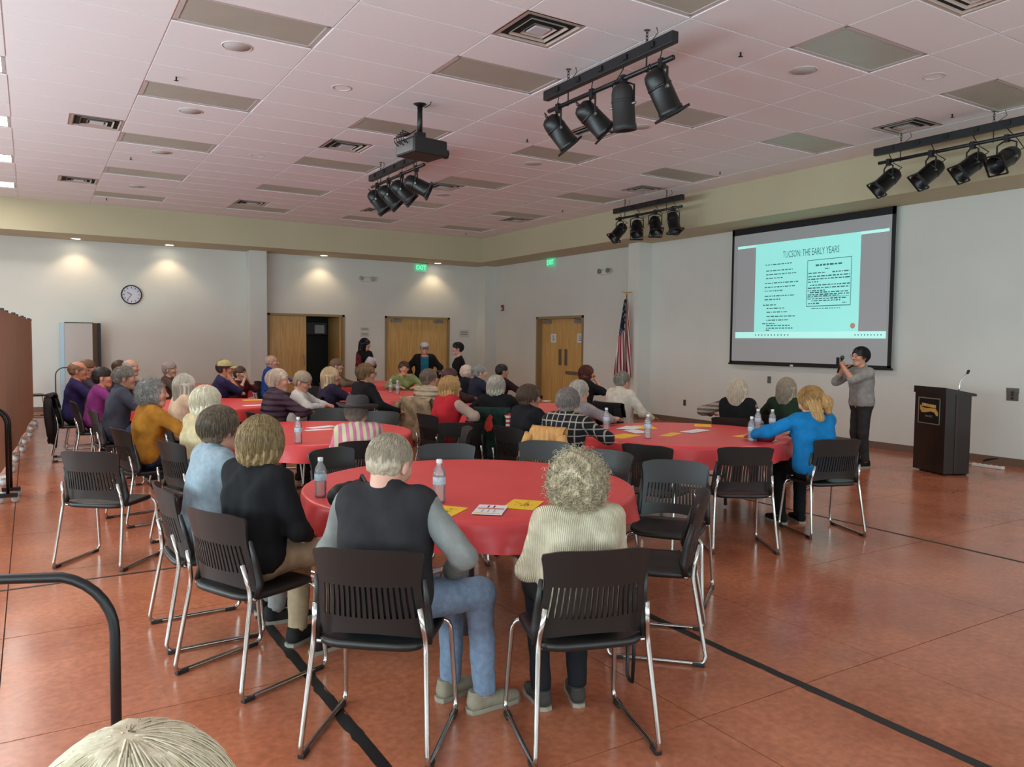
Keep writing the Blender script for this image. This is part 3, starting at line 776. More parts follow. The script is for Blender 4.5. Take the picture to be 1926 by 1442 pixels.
# ---- flag on a stand
def flag_material():
    m, nt, b = nodes_of('flag_cloth')
    uv = N(nt, 'ShaderNodeUVMap'); sep = N(nt, 'ShaderNodeSeparateXYZ'); nt.links.new(uv.outputs['UV'], sep.inputs[0])
    mul = N(nt, 'ShaderNodeMath', operation='MULTIPLY'); mul.inputs[1].default_value = 6.5; nt.links.new(sep.outputs['X'], mul.inputs[0])
    fr = N(nt, 'ShaderNodeMath', operation='FRACT'); nt.links.new(mul.outputs[0], fr.inputs[0])
    gt = N(nt, 'ShaderNodeMath', operation='GREATER_THAN'); gt.inputs[1].default_value = 0.5; nt.links.new(fr.outputs[0], gt.inputs[0])
    mx = N(nt, 'ShaderNodeMix', data_type='RGBA'); mx.inputs['A'].default_value = lin((150, 30, 44)); mx.inputs['B'].default_value = lin((215, 195, 196)); nt.links.new(gt.outputs[0], mx.inputs['Factor'])
    vo = N(nt, 'ShaderNodeTexVoronoi', feature='F1'); vo.inputs['Scale'].default_value = 15; nt.links.new(uv.outputs['UV'], vo.inputs['Vector'])
    st = N(nt, 'ShaderNodeMath', operation='LESS_THAN'); st.inputs[1].default_value = 0.30; nt.links.new(vo.outputs['Distance'], st.inputs[0])
    mb = N(nt, 'ShaderNodeMix', data_type='RGBA'); mb.inputs['A'].default_value = lin((18, 22, 48)); mb.inputs['B'].default_value = lin((205, 208, 214)); nt.links.new(st.outputs[0], mb.inputs['Factor'])
    vc = N(nt, 'ShaderNodeAttribute', attribute_name='canton')
    m2 = N(nt, 'ShaderNodeMix', data_type='RGBA'); nt.links.new(vc.outputs['Fac'], m2.inputs['Factor']); nt.links.new(mx.outputs['Result'], m2.inputs['A']); nt.links.new(mb.outputs['Result'], m2.inputs['B'])
    nt.links.new(m2.outputs['Result'], b.inputs['Base Color']); b.inputs['Roughness'].default_value = 0.7
    return m
fg = empty('flag_stand', (10.62, 12.66, 0)); tag(fg, 'folded national flag of stars and stripes on a floor stand', 'flag')
MB().lathe([(0.0, 0.0), (0.17, 0.0), (0.16, .03), (0.05, .07), (0.03, .14)], 20).build('base', mat('flag_base', (150, 120, 60), .4, .7), fg, True)
MB().tube([(0, 0, .05), (0, 0, 2.60)], 0.013, 8).build('pole', mat('flag_pole', (140, 110, 70), .4), fg, True)
ea = MB(); ea.tube([(-.09, .06, 2.66), (-.04, .02, 2.64), (0, 0, 2.62), (.04, -.02, 2.64), (.09, -.06, 2.66)], [.004, .014, .02, .014, .004], 6); ea.tube([(0, 0, 2.58), (0, 0, 2.66)], [.02, .008], 8)
ea.build('eagle_finial', mat('gold_finial', (190, 160, 90), .35, .8), fg, True)
nu, nv = 40, 36; P = []; uvs = []; cant = []
for i in range(nv + 1):
    v = i / nv; z = 2.50 - 1.62 * v
    wid = .045 + .21 * v ** .8
    row = []
    for j in range(nu + 1):
        u = j / nu; s = (u - .42) * 2
        fold = math.sin(u * 15.5 + v * 1.2)
        dx = s * wid * .80; dy = fold * (.012 + .045 * v)
        lx = RT[0] * dx - .525 * dy - .08 * v * .85; ly = RT[1] * dx - .85 * dy + .08 * v * .5
        row.append((lx - .02, ly + .0, z - .05 * abs(s) * v + .12 * max(0, u - .6) * v)); uvs.append((u * .9 - v * .34, v)); cant.append(1.0 if (v < .42 - .10 * (u - .4) and u < .80 - v * .8) else 0.0)
    P.append(row)
fb = MB().grid(P); fme = fb.mesh('flag_cloth', flag_material(), True)
ul = fme.uv_layers.new(name='UVMap')
for lp in fme.loops: ul.data[lp.index].uv = uvs[lp.vertex_index]
at = fme.attributes.new('canton', 'FLOAT', 'POINT'); at.data.foreach_set('value', cant)
link('flag_cloth', fme, fg)

# ---- lectern
M_WAL = mat('dark_walnut', (38, 24, 19), 0.32, col2=(24, 14, 12), vscale=4, stretch=(6, 6, .6), coat=.3)
la = math.atan2(-.37, .93)      # local +y looks away from the audience side
lc = empty('lectern', (9.80, 5.49, 0), 0); tag(lc, 'dark wooden lectern with a gold lettered plaque and gooseneck microphone', 'lectern')
fdir = Vector((-.93, .37, 0)); rdir = Vector((.37, .93, 0))   # front normal, sideways
def LT(b, z=None): b.v = [tuple(fdir * p[1] + rdir * p[0] + Vector((0, 0, p[2]))) for p in b.v]; b.f = [f[::-1] for f in b.f]; return b
hwid = .275
LT(MB().box((-hwid, -.17, .02), (hwid, .185, 1.0))).build('body', M_WAL, lc)
LT(MB().add([(-hwid - .012, .20, 1.0), (hwid + .012, .20, 1.0), (hwid + .012, -.23, 0.98), (-hwid - .012, -.23, 0.98), (-hwid - .012, .20, 1.085), (hwid + .012, .20, 1.085), (hwid + .012, -.23, 1.01), (-hwid - .012, -.23, 1.01)], [(0,3,2,1),(4,5,6,7),(0,1,5,4),(1,2,6,5),(2,3,7,6),(3,0,4,7)])).build('slanted_top', M_WAL, lc)
for s in (-1, 1): LT(MB().box((s * (hwid + .004) - .004, .03, .03), (s * (hwid + .004) + .004, .045, 1.0))).build('side_seam', mat('seam_trim', (58, 42, 36), .4), lc)
LT(MB().bbox((-hwid + .05, -.19, 0), (hwid - .03, .12, .03), .01)).build('plinth', M_BLACK, lc)
pq = LT(MB().box((-.19, .185, .62), (.19, .197, .94))).build('plaque', mat('plaque_black', (18, 17, 18), .3), lc)
M_GOLD = mat('gold_trim', (190, 152, 84), .4, .5)
g = MB()
for lo, hi in (((-.195, .615), (.195, .626)), ((-.195, .934), (.195, .945)), ((-.195, .615), (-.185, .945)), ((.185, .615), (.195, .945))): g.box((lo[0], .196, lo[1]), (hi[0], .201, hi[1]))
LT(g).build('plaque_border', mat('plaque_border', (170, 160, 140), .3, .6), pq)
g = MB()
for k in range(9): g.box((.115 - .028 * k - .010, .197, .835 - .0016 * k), (.115 - .028 * k + .010, .201, .872 - .0016 * k))
LT(g).build('plaque_lettering', mat('gold_letters', (214, 170, 100), .5, .2), pq)
sw = [(.16, .845), (.165, .80), (.13, .752), (.06, .755), (-.03, .775), (-.10, .765), (-.135, .725), (-.165, .73), (-.16, .775), (-.12, .815), (-.03, .815), (.06, .812), (.12, .82), (.14, .845)]
LT(MB().add([(x, .199, z) for x, z in sw], [tuple(range(len(sw)))])).build('plaque_swoosh', mat('gold_swoosh', (206, 156, 72), .5, .2), pq)
g = MB()
for k in range(6): g.box((.06 - .022 * k - .007, .197, .70), (.06 - .022 * k + .007, .2, .725))
LT(g).build('plaque_small_lettering', mat('dim_letters', (96, 90, 80), .5), pq)
mc = LT(MB().tube([(-.235, -.02, 1.0), (-.235, -.02, 1.08), (-.24, -.03, 1.16), (-.255, -.07, 1.23), (-.265, -.10, 1.265)], [.011, .009, .006, .006, .006], 8)).build('microphone_neck', M_CHROME, lc, True)
LT(MB().tube([(-.265, -.10, 1.255), (-.268, -.108, 1.275), (-.272, -.118, 1.305)], [.010, .018, .014], 8)).build('microphone_head', M_BLACK, mc, True)

# ---- power strip and cable on the floor
ps = empty('power_strip', (10.72, 5.40, 0)); tag(ps, 'white power strip with a cable coil lying by the baseboard', 'power strip')
MB().bbox((-.03, -.22, 0), (.03, .18, .04), .008).build('strip', M_WHITEP, ps)
for k in range(5): MB().box((-.015, -.18 + .07 * k, .04), (.015, -.15 + .07 * k, .042)).build('socket', M_SLOT, ps)
MB().tube([(0, .18, .02), (.05, .30, .015), (0, .42, .015), (.06, .56, .015), (.02, .72, .015), (.0, .86, .012)], .006, 6).build('cord', M_WHITEP, ps, True)
co = [(.05 + .02 * math.sin(t * .9), -.02 + .09 * math.cos(t * .6), .06 + .07 * abs(math.sin(t * .31))) for t in range(22)]
MB().tube(co, .005, 6).build('cable_coil', M_BLACK, ps, True)

# ---- rolled room dividers at the side
M_FAB = mat('divider_brown_fabric', (186, 146, 122), 0.85, var=.06, vscale=20, bump=.2, bscale=300)
M_CAST = mat('caster_grey', (190, 186, 182), .3)
def caster(parent, x, y, z=0.0):
    c = MB().box((x - .03, y - .09, .085), (x + .09, y + .09, .10)).build('caster_bracket', M_WHITEP, parent)
    for s in (-1, 1):
        w_ = MB().lathe([(0.0, -.014), (0.034, -.014), (0.038, 0), (0.034, .014), (0.0, .014)], 14, axis=RX(PI / 2), c=(x + .07, y + s * .06, .038), cap=False)
        w_.build('wheel', M_CAST, c, True)
        MB().tube([(x + .07, y + s * .06, .04), (x + .07, y + s * .06, .09)], .01, 6).build('caster_stem', M_STEEL, c)
def divider(p0, p1, n, h, label):
    p0, p1 = Vector((*p0, 0)), Vector((*p1, 0)); d = empty('room_divider', p0); tag(d, label, 'room divider')
    L = (p1 - p0).length; ux = (p1 - p0).normalized(); nx = Vector((ux.y, -ux.x, 0))
    for k in range(n):
        a, b_ = L * k / n + .006, L * (k + 1) / n - .006; zig = .010 * (1 if k % 2 else -1)
        q = MB(); A = ux * a + nx * zig; B = ux * b_ - nx * zig; th = nx * .02
        vs = [A - th, B - th, B + th, A + th]; vs = [v + Vector((0, 0, .10)) for v in vs] + [v + Vector((0, 0, h)) for v in vs]
        q.add(vs, [(0,3,2,1),(4,5,6,7),(0,1,5,4),(1,2,6,5),(2,3,7,6),(3,0,4,7)]).build('panel', M_FAB, d)
        caster(d, (A + nx * .0).x, (A).y)
        MB().cbox((B.x, B.y, h + .012), (.05, .07, .03)).build('hinge_cap', M_BLACK, d)
    return d
dv = divider((-.33, 9.95), (.02, 17.4), 8, 1.90, 'long brown fabric room divider standing unrolled on white casters')
dv2 = divider((-.45, 6.9), (-.33, 9.3), 2, 1.84, 'short brown fabric room divider with black hoop end frames')
def hoop(parent, base, dirv, w, h, r, m=M_BLACK, wheels=True):
    "arched tube: two legs and a rounded top, with feet"
    dirv = Vector((*dirv, 0)).normalized(); b = Vector((*base, 0))
    rad = min(w * .5, .17)
    pts = [b + Vector((0, 0, .07))]
    pts.append(b + Vector((0, 0, h - rad)))
    for k in range(1, 8):
        a = k / 8 * PI / 2; pts.append(b + dirv * (rad - rad * math.cos(a)) + Vector((0, 0, h - rad + rad * math.sin(a))))
    for k in range(8, 0, -1):
        a = k / 8 * PI / 2; pts.append(b + dirv * (w - rad + rad * math.cos(a)) + Vector((0, 0, h - rad + rad * math.sin(a))))
    pts.append(b + dirv * w + Vector((0, 0, h - rad))); pts.append(b + dirv * w + Vector((0, 0, .07)))
    o = MB().tube(pts, r, 12).build('hoop_frame', m, parent, True)
    if wheels:
        for q in (b, b + dirv * w):
            MB().cbox((q.x, q.y, .075), (.16, .05, .035)).build('hoop_foot', M_BLACK, parent)
            for s in (-.06, .06):
                MB().lathe([(0.0, -.015), (0.032, -.015), (0.036, 0), (0.032, .015), (0.0, .015)], 14, axis=RX(PI / 2), c=(q.x + s, q.y, .036), cap=False).build('wheel', M_CAST, parent, True)
    return o
hoop(dv2, (.24, 1.95), (-1, .12), .62, .92, .014)
hoop(dv2, (.26, 2.30), (-1, .12), .62, .90, .014)
# mobile frame close to the viewer, left of the tables
mf = empty('rolling_rack', (0.19, 2.46, 0)); tag(mf, 'black tube hoop of a rolling rack standing close to the camera', 'rack')
hoop(mf, (0, 0), (-1, .40), .62, .925, .0145)
MB().tube([(-.02, .01, .12), (-.55, .22, .12)], .010, 6).build('cross_rail', M_BLACK, mf)
# folded pale divider against the back wall
fd = empty('folded_screen', (0.92, 19.0, 0)); tag(fd, 'folded pale divider panels standing against the back wall under the clock', 'room divider')
MB().box((-.385, .02, .05), (-.305, .30, 1.90)).build('edge_panel', mat('pale_blue_panel', (180, 205, 220), .4), fd)
MB().box((-.30, -.02, .05), (.22, .04, 1.90)).build('panel', mat('pale_panel', (196, 190, 184), .6), fd)
q = MB(); q.add([(.22, -.02, .05), (.34, .12, .05), (.34, .16, .05), (.22, .04, .05), (.22, -.02, 1.90), (.34, .12, 1.90), (.34, .16, 1.90), (.22, .04, 1.90)], [(0,3,2,1),(4,5,6,7),(0,1,5,4),(1,2,6,5),(2,3,7,6),(3,0,4,7)]); q.build('brown_panel', mat('divider_taupe', (112, 98, 84), .8), fd)
MB().box((.335, .10, .02), (.39, .18, 1.905)).build('black_post', M_BLACK, fd)
MB().box((-.30, -.03, 1.895), (.24, .05, 1.912)).build('top_rail', M_BLACK, fd)
MB().box((-.30, -.03, .04), (.24, .05, .055)).build('bottom_rail', M_BLACK, fd)
for s in (-.3, .3): MB().lathe([(0.0, -.02), (0.03, -.02), (0.035, 0), (0.03, .02), (0, .02)], 12, axis=RX(PI / 2), c=(s, .05, .036), cap=False).build('wheel', M_CAST, fd, True)
hp = empty('hoop_stand', (.42, 18.2, 0)); tag(hp, 'thin grey tube hoop standing before the folded pale divider', 'stand')
hoop(hp, (0, 0), (1, .1), .40, .98, .012, mat('grey_tube', (88, 86, 84), .4, .4))
# ================================================================ CHAIRS
M_PLAST = mat('chair_black_plastic', (30, 27, 25), 0.42, bump=.05, bscale=500)
M_PLASTG = M_PLAST
M_TUBE = mat('chair_chrome_tube', (196, 192, 186), 0.18, 1.0)
def back_pt(x, z):
    t = max(0.0, (z - .46) / .36)
    y = -.200 - .075 * t ** 1.3 + .055 * (abs(x) / .22) ** 2.2
    return (x, y, z)
def back_half(z):
    zs = [.44, .50, .56, .62, .68, .74, .79, .812, .822]; hs = [.222, .220, .214, .206, .202, .208, .219, .214, .190]
    return float(np.interp(z, zs, hs))
def make_back():
    NS = 17; pitch = .0215; sw = .0085; th = .011
    us = [-1.0, -.97]
    for k in range(NS):
        c = (k - (NS - 1) / 2) * pitch
        us += [(c - sw / 2) / .205, (c + sw / 2) / .205]
    us += [.97, 1.0]
    zs = [.455, .475, .50, .53, .545, .56, .60, .64, .66, .675, .70, .73, .76, .785, .80, .812, .820, .824]
    nu, nz = len(us), len(zs); F_, B_ = [], []
    for zi, z in enumerate(zs):
        for u in us:
            zz = z
            if zi < 4: zz = z + (1 - u * u) * .028 * (1 - zi / 4)
            if zi >= nz - 4: zz = z - .012 * abs(u) ** 6 * (zi - (nz - 5)) / 4
            q = back_pt(u * back_half(z), zz); F_.append((q[0], q[1] + th / 2, q[2])); B_.append((q[0], q[1] - th / 2, q[2]))
    fs = []; n = nu * nz; cells = set()
    for i in range(nz - 1):
        for j in range(nu - 1):
            k = j - 2
            if 2 <= j < 2 + 2 * NS and k % 2 == 0 and zs[i] >= .545 - 1e-6 and zs[i + 1] <= .675 + 1e-6: continue
            cells.add((i, j))
    for (i, j) in cells:
        a, b_, c, d = i * nu + j, i * nu + j + 1, (i + 1) * nu + j + 1, (i + 1) * nu + j
        fs.append((a, d, c, b_)); fs.append((n + a, n + b_, n + c, n + d))
        if (i - 1, j) not in cells: fs.append((a, b_, n + b_, n + a))
        if (i + 1, j) not in cells: fs.append((d, n + d, n + c, c))
        if (i, j - 1) not in cells: fs.append((a, n + a, n + d, d))
        if (i, j + 1) not in cells: fs.append((b_, c, n + c, n + b_))
    me = MB().add(F_ + B_, fs).mesh('backrest', M_PLAST)
    me.polygons.foreach_set('use_smooth', [True] * len(me.polygons)); me.set_sharp_from_angle(angle=.7)
    return me
def make_seat():
    b = MB(); n = 28; rows = []
    def outline(t):
        a = 2 * PI * t; c, s = math.cos(a), math.sin(a); e = .42
        return (math.copysign(abs(c) ** e, c) * .222, math.copysign(abs(s) ** e, s) * .215)
    prof = [(0.0, .452), (.5, .446), (.82, .450), (.95, .453), (1.0, .448), (1.0, .430), (.96, .421), (.6, .415), (0.0, .412)]
    for r, z in prof:
        rows.append([(outline(k / n)[0] * r, outline(k / n)[1] * r - .005, z - (.02 * max(0, (outline(k / n)[1] * r - .15) / .065) ** 2)) for k in range(n)])
    b.grid(rows, closed_u=True); return b.mesh('seat', M_PLAST, True)
def bend(pts, r, n=4):
    out = [Vector(pts[0])]
    for i in range(1, len(pts) - 1):
        p = Vector(pts[i]); a = (Vector(pts[i - 1]) - p); c = (Vector(pts[i + 1]) - p)
        ra = min(r, a.length * .45); rc = min(r, c.length * .45)
        A = p + a.normalized() * ra; Cc = p + c.normalized() * rc
        for k in range(n + 1):
            t = k / n; out.append(A * (1 - t) ** 2 + p * 2 * t * (1 - t) + Cc * t * t)
    out.append(Vector(pts[-1])); return out
CH = {}
CH['backrest'] = [make_back()]
CH['seat'] = [make_seat()]
CH['side_frame'] = []; CH['side_post'] = []; CH['floor_glide'] = []
for s in (-1, 1):
    path = bend([(s * .205, -.225, .60), (s * .222, -.195, .455), (s * .250, -.275, .013), (s * .250, .225, .013), (s * .232, .175, .415), (s * .165, .165, .425)], .045)
    CH['side_frame'].append(MB().tube(path, .0105, 10).mesh('side_frame', M_TUBE, True))
    post = [back_pt(s * .213, .70), back_pt(s * .217, .60), back_pt(s * .222, .50), (s * .224, -.168, .44)]
    CH['side_post'].append(MB().tube([(p[0], p[1] + .004, p[2]) for p in post], [.009, .015, .018, .015], 10).mesh('side_post', M_PLAST, True))
    for y in (-.235, .165): CH['floor_glide'].append(MB().bbox((s * .250 - .014, y - .03, 0), (s * .250 + .014, y + .03, .020), .004).mesh('floor_glide', M_PLAST))
CH['under_tube'] = [MB().tube([(-.222, -.17, .43), (-.10, -.13, .415), (.10, -.13, .415), (.222, -.17, .43)], .009, 8).mesh('under_tube', M_TUBE, True)]
def chair(x, y, ang, label, group=None, small=False):
    "ang: direction the sitter faces, degrees"
    c = empty('stacking_chair', (x, y, 0), math.radians(ang) - PI / 2); tag(c, label, 'chair', group)
    for nm, ms in CH.items():
        if small and nm in ('floor_glide', 'under_tube'): continue
        for me in ms: link(nm, me, c)
    return c

# ================================================================ ROUND TABLES
M_TOP = mat('table_grey_plastic', (150, 148, 142), .6); M_LEG = mat('table_leg_grey', (92, 94, 98), .35, .7)
def cloth_mat():
    m, nt, b = nodes_of('red_plastic_cloth')
    tc = N(nt, 'ShaderNodeTexCoord'); n1 = N(nt, 'ShaderNodeTexNoise'); n1.inputs['Scale'].default_value = 3.0; n1.inputs['Detail'].default_value = 5
    nt.links.new(tc.outputs['Object'], n1.inputs['Vector'])
    r = N(nt, 'ShaderNodeValToRGB'); r.color_ramp.elements[0].color = lin((212, 60, 62)); r.color_ramp.elements[1].color = lin((226, 78, 78)); nt.links.new(n1.outputs['Fac'], r.inputs['Fac'])
    nt.links.new(r.outputs['Color'], b.inputs['Base Color']); b.inputs['Roughness'].default_value = .38
    vo = N(nt, 'ShaderNodeTexVoronoi', feature='DISTANCE_TO_EDGE'); vo.inputs['Scale'].default_value = 5
    nt.links.new(tc.outputs['Object'], vo.inputs['Vector'])
    bp = N(nt, 'ShaderNodeBump'); bp.inputs['Strength'].default_value = .12; bp.inputs['Distance'].default_value = .02
    nt.links.new(vo.outputs['Distance'], bp.inputs['Height']); nt.links.new(bp.outputs['Normal'], b.inputs['Normal'])
    return m
M_RED = cloth_mat()
TR = .965; TZ = .745
def cloth_mesh(seed, drop=.14):
    rr = random.Random(seed); n = 144; ph = [rr.uniform(0, 6.28) for _ in range(6)]
    rows = []
    for r in (0.0, .3, .6, .8, .87, .895): rows.append([(TR * r / .9 * math.cos(2 * PI * k / n), TR * r / .9 * math.sin(2 * PI * k / n), TZ + .003) for k in range(n)])
    rows.append([((TR + .008) * math.cos(2 * PI * k / n), (TR + .008) * math.sin(2 * PI * k / n), TZ - .006) for k in range(n)])
    for q in range(1, 8):
        t = q / 7; row = []
        for k in range(n):
            a = 2 * PI * k / n
            f = math.sin(11 * a + ph[0]) * .5 + math.sin(17 * a + ph[1]) * .35 + math.sin(29 * a + ph[2] + 2 * t) * .25 + .3 * math.sin(5 * a + ph[3])
            L = drop + .025 * math.sin(4 * a + ph[4]) + .016 * math.sin(9 * a + ph[5])
            rad = TR + .010 + t * (.016 + .034 * f) + .010 * math.sin(3 * 2 * PI * t + 7 * a) * t * (1 - t)
            rad = max(rad, TR + .006)
            row.append((rad * math.cos(a), rad * math.sin(a), TZ - .006 - L * t))
        rows.append(row)
    return MB().grid(rows, closed_u=True).mesh('tablecloth', M_RED, True)
CLOTHS = [cloth_mesh(3), cloth_mesh(8, .165), cloth_mesh(15, .15)]
TB_top = MB().lathe([(0.0, TZ - .045), (TR - .02, TZ - .045), (TR, TZ - .035), (TR, TZ - .008), (TR - .01, TZ), (0.0, TZ)], 48, cap=False).mesh('tabletop', M_TOP, True)
def leg_me(sx, sy):
    p = bend([(sx * .38, sy * .30, TZ - .05), (sx * .40, sy * .32, .10), (sx * .40, sy * .40, .015)], .04)
    return MB().tube([(sx * .36, sy * .30, TZ - .045), (sx * .39, sy * .32, .02)], .016, 10).mesh('leg', M_LEG, True)
TB_legs = [leg_me(a, b_) for a in (-1, 1) for b_ in (-1, 1)]
TB_rail = [MB().tube([(s * .385, -.32, .30), (s * .385, .32, .30)], .010, 8).mesh('leg_rail', M_LEG, True) for s in (-1, 1)]
TB_brace = [MB().tube([(s * .375, 0, .30), (s * .05, 0, TZ - .05)], .009, 8).mesh('leg_brace', M_CHROME, True) for s in (-1, 1)]
def table(x, y, rot, label, which):
    t = empty('banquet_table', (x, y, 0), rot); tag(t, 'round folding table under the ' + label, 'table')
    link('tabletop', TB_top, t)
    for me in TB_legs: link('leg', me, t)
    for me in TB_rail: link('leg_rail', me, t)
    for me in TB_brace: link('leg_brace', me, t)
    c = link('tablecloth', CLOTHS[which], None, (x, y, 0), rot); tag(c, label, 'tablecloth')
T1 = (2.22, 4.06); T2 = (5.27, 5.40); T3 = (2.15, 7.10); T4 = (1.95, 10.75); T5 = (5.34, 8.42); T6 = (5.85, 14.50); T7 = (4.95, 11.30); T9 = (2.45, 14.75)
table(*T1, .35, 'red plastic cloth holding two yellow envelopes and a white card', 0)
table(*T2, .55, 'red plastic cloth strewn with yellow envelopes before the screen', 1)
table(*T3, .2, 'red plastic cloth before the wide brimmed hat wearer', 2)
table(*T4, .9, 'red plastic cloth beside the plum quilted jacket', 0)
table(*T5, .1, 'red plastic cloth by the red and black vest', 1)
table(*T6, .4, 'red plastic cloth nearest the open storage door', 2)
table(*T7, .7, 'red plastic cloth before the green cardigan wearer', 0)
table(*T9, .6, 'red plastic cloth behind the khaki cap wearer', 2)

# ---- water bottles
def bottle_mats():
    m, nt, b = nodes_of('clear_bottle_plastic')
    out = nt.nodes['Material Output']; tr = N(nt, 'ShaderNodeBsdfTransparent'); gl = N(nt, 'ShaderNodeBsdfGlossy'); gl.inputs['Roughness'].default_value = .12
    df = N(nt, 'ShaderNodeBsdfDiffuse'); df.inputs['Color'].default_value = lin((210, 206, 206))
    m1 = N(nt, 'ShaderNodeMixShader'); m1.inputs[0].default_value = .35; nt.links.new(tr.outputs[0], m1.inputs[1]); nt.links.new(df.outputs[0], m1.inputs[2])
    fz = N(nt, 'ShaderNodeFresnel'); fz.inputs['IOR'].default_value = 1.5
    m2 = N(nt, 'ShaderNodeMixShader'); nt.links.new(fz.outputs[0], m2.inputs[0]); nt.links.new(m1.outputs[0], m2.inputs[1]); nt.links.new(gl.outputs[0], m2.inputs[2])
    nt.links.new(m2.outputs[0], out.inputs['Surface'])
    return m
M_BOT = bottle_mats()
prof = [(0.0, .0), (.026, .0), (.031, .006), (.032, .02), (.029, .034), (.032, .046), (.029, .06), (.032, .072), (.0305, .09), (.0305, .13), (.032, .136), (.031, .150), (.024, .168), (.014, .184), (.0125, .196), (.0125, .204)]
BOT = MB().lathe(prof, 18, cap=False).mesh('bottle', M_BOT, True)
BOT_L = MB().lathe([(.0322, .092), (.0325, .094), (.0325, .128), (.0322, .130)], 18, cap=False).mesh('label_band', mat('bottle_label', (200, 212, 216), .5, col2=(150, 178, 190), vscale=40), True)
BOT_C = MB().lathe([(.0145, .196), (.0148, .198), (.0148, .214), (.013, .216), (0.0, .216)], 14, cap=False).mesh('cap', mat('bottle_cap', (222, 222, 222), .4), True)
def bottle(x, y, label, z=TZ + .003, k=1.0):
    b = empty('water_bottle', (x, y, z)); tag(b, label, 'bottle'); b.scale = (k, k, k)
    link('body', BOT, b); link('label_band', BOT_L, b); link('cap', BOT_C, b)
# ---- paper goods
M_YEL = mat('yellow_paper', (236, 190, 40), .7); M_INK = mat('black_ink', (24, 22, 20), .7); M_REDP = mat('red_print', (200, 70, 60), .7)
def sheet(name, x, y, ang, w, h, m, label, cat, lift=0.0, scribble=0, stripes=()):
    e = MB().box((-w / 2, -h / 2, 0), (w / 2, h / 2, .0025)).build(name, m, None, False, (x, y, TZ + .0035 + lift), math.radians(ang)); tag(e, label, cat)
    if scribble:
        rr = random.Random(int(x * 1000)); b = MB()
        for k in range(scribble):
            a = (rr.uniform(-w * .25, w * .2), rr.uniform(-h * .22, h * .22)); L = rr.uniform(.015, .05); t = rr.uniform(-.9, .9)
            pts = [(a[0] + L * q / 3 * math.cos(t) + .004 * math.sin(q * 2), a[1] + L * q / 3 * math.sin(t), .0026) for q in range(4)]
            for p, q in zip(pts, pts[1:]):
                dx, dy = q[0] - p[0], q[1] - p[1]; nn = math.hypot(dx, dy) or 1; nx, ny = -dy / nn * .0017, dx / nn * .0017
                b.add([(p[0] - nx, p[1] - ny, .0027), (q[0] - nx, q[1] - ny, .0027), (q[0] + nx, q[1] + ny, .0027), (p[0] + nx, p[1] + ny, .0027)], [(0, 1, 2, 3)])
        b.build('handwriting', M_INK, e)
    for k, (x0, x1, y0, y1, mm) in enumerate(stripes):
        MB().box((x0 * w - w / 2, y0 * h - h / 2, .0025), (x1 * w - w / 2, y1 * h - h / 2, .0028)).build('printed_band', mm, e)
    return e
# ================================================================ PEOPLE: tools
def A3(*p): return np.array(p, dtype=np.float32)
def smin(a, b, k):
    h = np.clip(.5 + .5 * (b - a) / k, 0, 1); return b * (1 - h) + a * h - k * h * (1 - h)
def d_cone(P, a, b, ra, rb):
    a = np.asarray(a, np.float32); b = np.asarray(b, np.float32); ab = b - a
    t = np.clip(((P - a) @ ab) / max(float(ab @ ab), 1e-9), 0, 1)
    return np.sqrt(((P - a - t[:, None] * ab) ** 2).sum(1)) - (ra + (rb - ra) * t)
def d_ell(P, c, r):
    q = (P - np.asarray(c, np.float32)) / np.asarray(r, np.float32)
    n = np.sqrt((q * q).sum(1)); return (n - 1) * min(r)
def wob(P, f, s):
    return (np.sin(P[:, 0] * f + s) * np.sin(P[:, 1] * f * 1.13 + 2.1 * s) + np.sin(P[:, 2] * f * .9 + 1.7 * s + 2.3 * np.sin(P[:, 0] * f * .5)) * .7) * .6
_EDG = [(0, 1), (2, 3), (4, 5), (6, 7), (0, 2), (1, 3), (4, 6), (5, 7), (0, 4), (1, 5), (2, 6), (3, 7)]
